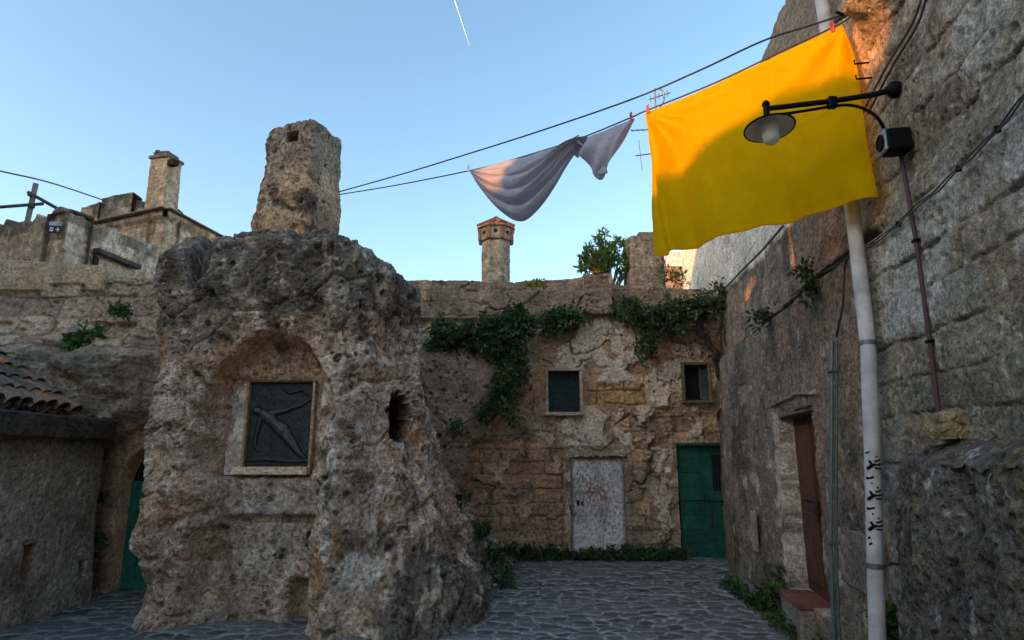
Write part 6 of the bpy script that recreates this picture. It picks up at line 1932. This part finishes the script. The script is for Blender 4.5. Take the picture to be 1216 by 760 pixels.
def build_plants():
    a = lambda px, py, Y: at(px, py, Y)
    m = 760 / 11.3
    def blob(px, py, Y, rx, rz, n, ry=0.18):
        return (at(px, py, Y), (rx / m, ry, rz / m), n)
    # big caper bush cascading between rock and house
    T = clump('caper_bush', 'large dark green caper bush cascading down between the rock and the house', 'plant', a(575, 395, 11.2),
          [blob(520, 396, 10.9, 20, 14, 34), blob(548, 398, 11.0, 32, 13, 60), blob(585, 392, 11.0, 34, 17, 85), blob(612, 380, 11.1, 22, 17, 80), blob(595, 410, 11.0, 26, 10, 40),
           blob(608, 426, 11.05, 15, 13, 38), blob(606, 450, 11.0, 14, 18, 42), blob(597, 472, 11.0, 11, 12, 24), blob(603, 490, 11.05, 5, 10, 8), blob(578, 488, 10.9, 12, 6, 12), blob(545, 503, 10.6, 7, 5, 5)],
          1001, size=0.075, droop=0.35)
    b = MB()
    b.tube(spline([a(640, 345, 11.45), a(600, 385, 11.3), a(600, 440, 11.15), a(590, 478, 11.0), a(560, 497, 10.8), a(540, 508, 10.55)], 8), [0.03] * 1 + list(np.linspace(0.03, 0.012, 40)), 7, (0.07, 0.055, 0.04))
    b.build('branch', M_WOOD, T)
    clump('caper_tuft', 'small rounded green tuft on the wall under the parapet between two bigger bushes', 'plant', a(668, 380, 11.4), [blob(668, 379, 11.35, 26, 11, 80, 0.12), blob(655, 384, 11.35, 12, 8, 25, 0.1)], 1002, size=0.07, droop=0.2)
    T = clump('caper_bush', 'green bush hanging from the wall top beside the right house above the dark window', 'plant', a(790, 385, 11.3),
          [blob(745, 366, 11.3, 18, 12, 36), blob(775, 376, 11.25, 24, 13, 48), blob(805, 366, 11.2, 26, 12, 50), blob(838, 362, 11.0, 26, 11, 44), blob(858, 350, 10.7, 12, 11, 25), blob(772, 400, 11.25, 16, 12, 20), blob(800, 388, 11.2, 18, 7, 18), blob(768, 418, 11.3, 8, 10, 8)],
          1003, size=0.07, droop=0.3, greens=GREENS * np.array([0.95, 0.9, 1.0]))
    b = MB()
    for pts, r0 in (([(838, 372, 11.1), (830, 392, 11.15), (846, 412, 11.1), (858, 432, 11.05), (866, 452, 11.0)], 0.075), ([(846, 412, 11.1), (852, 440, 11.1), (860, 470, 11.15), (852, 500, 11.2)], 0.05), ([(862, 385, 10.9), (864, 415, 10.9), (868, 440, 10.95)], 0.05)):
        P = spline([a(*q) for q in pts], 10)
        P += 0.02 * np.stack([np.sin(np.arange(len(P)) * 0.9), np.cos(np.arange(len(P)) * 0.7), np.sin(np.arange(len(P)) * 0.5)], -1)
        b.tube(P, np.linspace(r0, r0 * 0.45, len(P)), 9, (0.035, 0.03, 0.027))
    tr = b.build('trunk', M_WALL, T)
    # shrub on the roof terrace with rosettes of leathery leaves
    r = np.random.default_rng(77)
    Y = 13.1
    T = thing('flowering_shrub', 'leafy shrub with yellow and red blossoms on the roof terrace behind the parapet', 'shrub', tuple(at(722, 338, Y)))
    root = at(722, 340, Y) + np.array([0, 0, -0.35])
    pos, dirs, sz, col = [], [], [], []
    st = MB()
    ends = []
    for _ in range(46):
        px, py = r.normal(722, 17), r.normal(302, 13)
        if ((px - 720) / 38) ** 2 + ((py - 304) / 29) ** 2 > 1: continue
        ends.append(at(px, py, Y + r.uniform(-0.35, 0.35)))
    for px, py in ((691, 305), (700, 292), (715, 284), (733, 286), (743, 294), (690, 318), (746, 312), (724, 290), (706, 318), (738, 322), (712, 300), (730, 304)):
        ends.append(at(px, py, Y + r.uniform(-0.3, 0.3)))
    for e in ends:
        mid = root * 0.45 + e * 0.55 + r.normal(size=3) * 0.08
        P = spline([root, mid, e], 6)
        st.tube(P, np.linspace(0.022, 0.008, len(P)), 6, (0.10, 0.085, 0.06))
        ax = e - root; ax /= np.linalg.norm(ax)
        k = r.integers(20, 30)
        dd = ax * 0.55 + r.normal(size=(k, 3)) * 0.6
        pos.append(e + r.normal(size=(k, 3)) * 0.03 - ax * r.random((k, 1)) * 0.10); dirs.append(dd); sz.append(r.uniform(0.11, 0.19, k))
        warm = ss(0.55, -0.6, (e[0] - root[0]) / 0.6) * r.random()  # leaves yellower towards the left: sunlit side put into the colour
        g = np.array((0.12, 0.20, 0.05)) * (1 - warm * 0.7) + np.array((0.22, 0.17, 0.03)) * warm * 0.7
        col.append(np.clip(g * r.uniform(0.6, 1.4, (k, 1)), 0.004, 0.5))
    leaves('foliage', M_LEAF, T, np.concatenate(pos), np.concatenate(dirs), np.concatenate(sz), np.concatenate(col), wid=0.30, seed=5)
    st.build('branch', M_WOOD, T)
    for (px, py, cc, n) in ((708, 322, (0.85, 0.55, 0.02), 26), (705, 318, (0.65, 0.06, 0.02), 10)):
        e = at(px, py, Y - 0.3)
        dd = r.normal(size=(n, 3)); 
        o = leaves('blossom', M_LEAF, T, e + r.normal(size=(n, 3)) * 0.03, dd, r.uniform(0.06, 0.10, n), np.clip(np.array(cc) * r.uniform(0.8, 1.15, (n, 1)), 0, 0.9), wid=0.6, seed=6)
        o['label'] = 'yellow blossom cluster' if cc[1] > 0.3 else 'red blossom cluster'
    Yg = np.array([(0.20, 0.22, 0.03), (0.30, 0.27, 0.03), (0.12, 0.16, 0.03)])
    clump('wall_plant', 'tiny yellow green plant growing on top of the middle parapet', 'plant', at(638, 346, 12.0), [(at(636, 341, 12.0), (0.16, 0.1, 0.04), 12), (at(641, 338, 12.0), (0.08, 0.1, 0.06), 6)], 1010, size=0.07, greens=Yg, droop=-0.4, out=(0, 0, 0.5), spray=0.06, per=12)
    clump('terrace_plant', 'thin green plant between the stone pillar and the whitewashed wall', 'plant', at(798, 340, 12.8), [(at(794, 328, 12.8), (0.12, 0.12, 0.16), 9), (at(800, 338, 12.6), (0.16, 0.12, 0.10), 7)], 1011, size=0.13, greens=GREENS * 1.3, droop=-0.3, out=(0, 0, 0.4), wid=0.25, spray=0.13, per=10)
    # tufts on the wall at the left
    LG = np.array([(0.05, 0.14, 0.03), (0.07, 0.18, 0.035), (0.04, 0.10, 0.03)])
    clump('cliff_plant', 'broad leaved bright green plant rooted on the ledge above the tiled roof', 'plant', at(98, 412, 8.4), [(at(98, 408, 8.35), (0.18, 0.1, 0.12), 26), (at(108, 400, 8.4), (0.08, 0.08, 0.10), 8), (at(86, 412, 8.35), (0.10, 0.1, 0.05), 8)], 1020, size=0.10, greens=LG, droop=0.0, out=(0, -0.4, 0.5), wid=0.55, spray=0.07, per=9)
    clump('cliff_plant', 'low mossy green plant on the ledge left of the broad leaved one', 'plant', at(40, 418, 8.45), [(at(42, 417, 8.4), (0.16, 0.1, 0.07), 24), (at(20, 409, 8.45), (0.12, 0.1, 0.06), 16)], 1021, size=0.05, greens=GREENS * 1.1, droop=0.1, spray=0.05)
    clump('cliff_plant', 'small green tuft on the stones just left of the rock outcrop', 'plant', at(146, 370, 8.6), [(at(146, 370, 8.5), (0.14, 0.1, 0.06), 20)], 1022, size=0.05, droop=0.1, spray=0.05, greens=GREENS * 1.1)
    clump('wall_weed', 'small dark weed on the wall left of the arched door', 'plant', at(118, 640, 8.5), [(at(119, 638, 8.45), (0.05, 0.05, 0.07), 8), (at(123, 590, 8.45), (0.04, 0.05, 0.05), 6)], 1023, size=0.045, spray=0.04)
    # fern in the niche
    clump('niche_fern', 'small green fern growing in the rock niche below the relief', 'plant', at(380, 640, 7.15), [(at(378, 636, 7.10), (0.07, 0.06, 0.10), 16)], 1030, size=0.05, greens=LG * 0.7, droop=0.3, spray=0.05)
    # ivy low on the flank of the rock
    clump('rock_ivy', 'dark ivy creeping up the foot of the rock beside the paving', 'plant', at(570, 640, 9.8), [(at(553, 610, 9.9), (0.22, 0.25, 0.30), 8), (at(572, 632, 10.0), (0.18, 0.2, 0.16), 12), (at(592, 660, 10.3), (0.25, 0.3, 0.12), 20), (at(596, 690, 9.2), (0.10, 0.35, 0.10), 24)], 1031, size=0.06, droop=0.1, out=(0.6, -0.6, 0), spray=0.08)
    clump('wall_fern', 'light green fern tuft on the dark plaster near the drainpipe', 'plant', at(965, 345, 6.6), [(hit_wall(964, 334, 0.12), (0.05, 0.07, 0.11), 11)], 1032, size=0.05, droop=0.2, out=(-0.8, -0.3, 0.2), spray=0.07)
    clump('wall_fern', 'darker fern tuft on the plaster nearer the back corner of the court', 'plant', at(908, 378, 8.6), [(hit_wall(908, 377, 0.15), (0.07, 0.09, 0.09), 12)], 1033, size=0.05, droop=0.25, out=(-0.8, -0.3, 0.2), spray=0.08)
    # weeds: countless, along the foot of the walls
    def strip(lab, p0, p1, n, h, wid_, seed, size, out):
        r2 = np.random.default_rng(seed)
        p0, p1 = np.array(p0), np.array(p1)
        bl = []
        for k in range(n):
            f = (k + r2.random()) / n
            q = p0 + (p1 - p0) * f
            hh = h * r2.uniform(0.35, 1.1)
            bl.append((q + np.array([0, 0, hh * 0.5]), (wid_, wid_ * 0.7, hh * 0.55), int(12 + 14 * hh / h)))
        return clump('weeds', lab, 'weeds', p0, bl, seed, size=size, droop=0.0, out=out, spray=0.06, per=14, kind='stuff')
    strip('low green weeds growing along the foot of the back wall', (0.05, 11.42, 0), (2.95, 11.45, 0), 24, 0.22, 0.14, 1040, 0.055, (0, -0.6, 0.4))
    strip('weeds growing along the kerb at the foot of the right wall', (2.95, 9.4, 0.0), (2.70, 5.7, 0.05), 14, 0.07, 0.08, 1041, 0.045, (-0.5, 0, 0.5))
    clump('pipe_weed', 'green weed clump growing behind the foot of the drainpipe', 'plant', at(1065, 745, 4.3), [(at(1064, 740, 4.25), (0.10, 0.1, 0.10), 26), (at(1072, 752, 4.2), (0.08, 0.1, 0.06), 12)], 1042, size=0.05, droop=0.2, out=(-0.4, -0.5, 0.3), spray=0.05)
    clump('step_weed', 'green weed tuft at the corner of the red doorstep', 'plant', wall_pt(7.45, 0.2, 0.2), [(wall_pt(7.5, 0.42, 0.12), (0.10, 0.14, 0.07), 18), (wall_pt(7.6, 0.2, 0.25), (0.12, 0.15, 0.10), 18)], 1043, size=0.05, droop=0.0, out=(-0.5, -0.3, 0.5), spray=0.05)

# =================================================================== UNSEEN SUN BLOCKER: added to shade the court
SUN_EL, SUN_AZ = 12.0, 238.0               # azimuth clockwise from straight ahead: low, behind the left shoulder
def build_sun_blocker():
    """added unseen blocker behind the left shoulder; its openings shape two beams of low sun"""
    az = math.radians(SUN_AZ)
    D = np.array([math.sin(az), math.cos(az), 0]); E = np.array([D[1], -D[0], 0]) * 1.0
    T = thing('sun_blocker', 'tall unseen wall added behind the viewer to block and shape the low sun', 'house', tuple(D * 12.2 + E * 4))
    def pt(w, z, d=12.0): return D * d + E * w + np.array([0, 0, z + 1.275 if z > 0 else z])
    col = (0.30, 0.25, 0.20)
    b = MB()
    def block(poly): b.prism([pt(w, z) for w, z in poly], D * 0.45, col)
    block([(-9, -0.1), (1.55, -0.1), (1.55, 8.1), (-9, 8.1)])
    block([(1.55, -0.1), (4.45, -0.1), (4.45, 7.119), (3.86, 7.119), (3.83, 6.02), (2.45, 6.55), (2.15, 6.52), (1.85, 6.45), (1.70, 6.9), (1.55, 7.119)])
    block([(1.55, 7.12), (4.45, 7.12), (4.45, 9.2), (1.55, 9.2)])
    block([(4.45, -0.1), (5.10, -0.1), (5.10, 9.2), (4.45, 9.2)])
    block([(5.10, -0.1), (5.88, -0.1), (5.88, 6.92), (5.70, 6.72), (5.45, 6.40), (5.24, 6.36), (5.20, 6.929), (5.10, 6.929)])
    block([(5.10, 6.93), (5.88, 6.96), (5.88, 9.2), (5.10, 9.2)])
    block([(5.88, -0.1), (25, -0.1), (25, 11.2), (12, 11.2), (12, 10.0), (5.88, 10.0)])
    b.build('wall', M_FAR, T)
    b = MB()
    b.prism([pt(-9.3, 8.1, 11.7), pt(1.5, 8.1, 11.7), pt(1.5, 8.1, 12.9), pt(-9.3, 8.1, 12.9)], (0, 0, 0.15), (0.25, 0.15, 0.1))
    b.build('roof', M_TILE, T)
# =================================================================== BUILD
import time as _t
_T0 = _t.time()
def step(f):
    f()
    print('%-24s %.1f s' % (f.__name__, _t.time() - _T0))
for f in (build_ground, build_courtyard_house, build_right_house, build_kerb, build_rock, build_relief, build_rock_chimney, build_left_wall, build_low_house, build_upper_houses,
          build_centre_chimney, build_roof_things, build_lines, build_yellow, build_sheet, build_pegs, build_lamp, build_box_and_cables, build_pipes, build_boulder, build_masts, build_contrail, build_plants, build_sun_blocker):
    step(f)

# ------------------------------------------------------------------ light
el, az = math.radians(SUN_EL), math.radians(SUN_AZ)

sx, sy, sz_ = math.sin(az) * math.cos(el), math.cos(az) * math.cos(el), math.sin(el)
world = bpy.data.worlds.new('World'); scene.world = world
world.use_nodes = True
nt = world.node_tree
bg = nt.nodes['Background']
sky = nt.nodes.new('ShaderNodeTexSky')
sky.sky_type = 'NISHITA'
sky.sun_disc = False
sky.sun_elevation = el
sky.sun_rotation = az
sky.altitude = 400
sky.air_density = 1.0
sky.dust_density = 2.2
sky.ozone_density = 1.8
hs = nt.nodes.new('ShaderNodeHueSaturation'); hs.inputs['Saturation'].default_value = 1.06
nt.links.new(sky.outputs[0], hs.inputs['Color'])
wm = nt.nodes.new('ShaderNodeVectorMath'); wm.operation = 'MULTIPLY'; wm.inputs[1].default_value = (1.03, 1.0, 0.89)
nt.links.new(hs.outputs[0], wm.inputs[0]); nt.links.new(wm.outputs[0], bg.inputs['Color'])
bg.inputs['Strength'].default_value = 0.12
from mathutils import Vector as _V
ld = bpy.data.lights.new('sun', 'SUN'); ld.energy = 2.0; ld.angle = math.radians(0.5); ld.color = (0.95, 0.36, 0.09)
lo = bpy.data.objects.new('sun', ld); COL.objects.link(lo)
lo.rotation_euler = _V((-sx, -sy, -sz_)).to_track_quat('-Z', 'Y').to_euler()
lo.location = (sx * 50, sy * 50, 40)

# ------------------------------------------------------------------ camera
cd = bpy.data.cameras.new('camera'); cam = bpy.data.objects.new('camera', cd); COL.objects.link(cam)
cam.location = (0, 0, EYE)
cam.rotation_euler = (math.radians(90) + PITCH, 0, 0)
cd.sensor_width = 36.0
cd.lens = FOC / 1216.0 * 36.0
cd.clip_end = 30000
cd.clip_start = 0.05
scene.camera = cam

scene.view_settings.view_transform = 'Standard'
scene.view_settings.look = 'None'
scene.view_settings.gamma = 1.0
scene.view_settings.exposure = 2.12
scene.render.engine = 'CYCLES'
cy = scene.cycles
cy.use_denoising = True
try: cy.denoiser = 'OPENIMAGEDENOISE'
except Exception: pass
cy.max_bounces = 6; cy.diffuse_bounces = 4; cy.glossy_bounces = 2; cy.transmission_bounces = 4
cy.caustics_reflective = False; cy.caustics_refractive = False
cy.use_adaptive_sampling = True; cy.adaptive_threshold = 0.015
scene.render.use_persistent_data = False
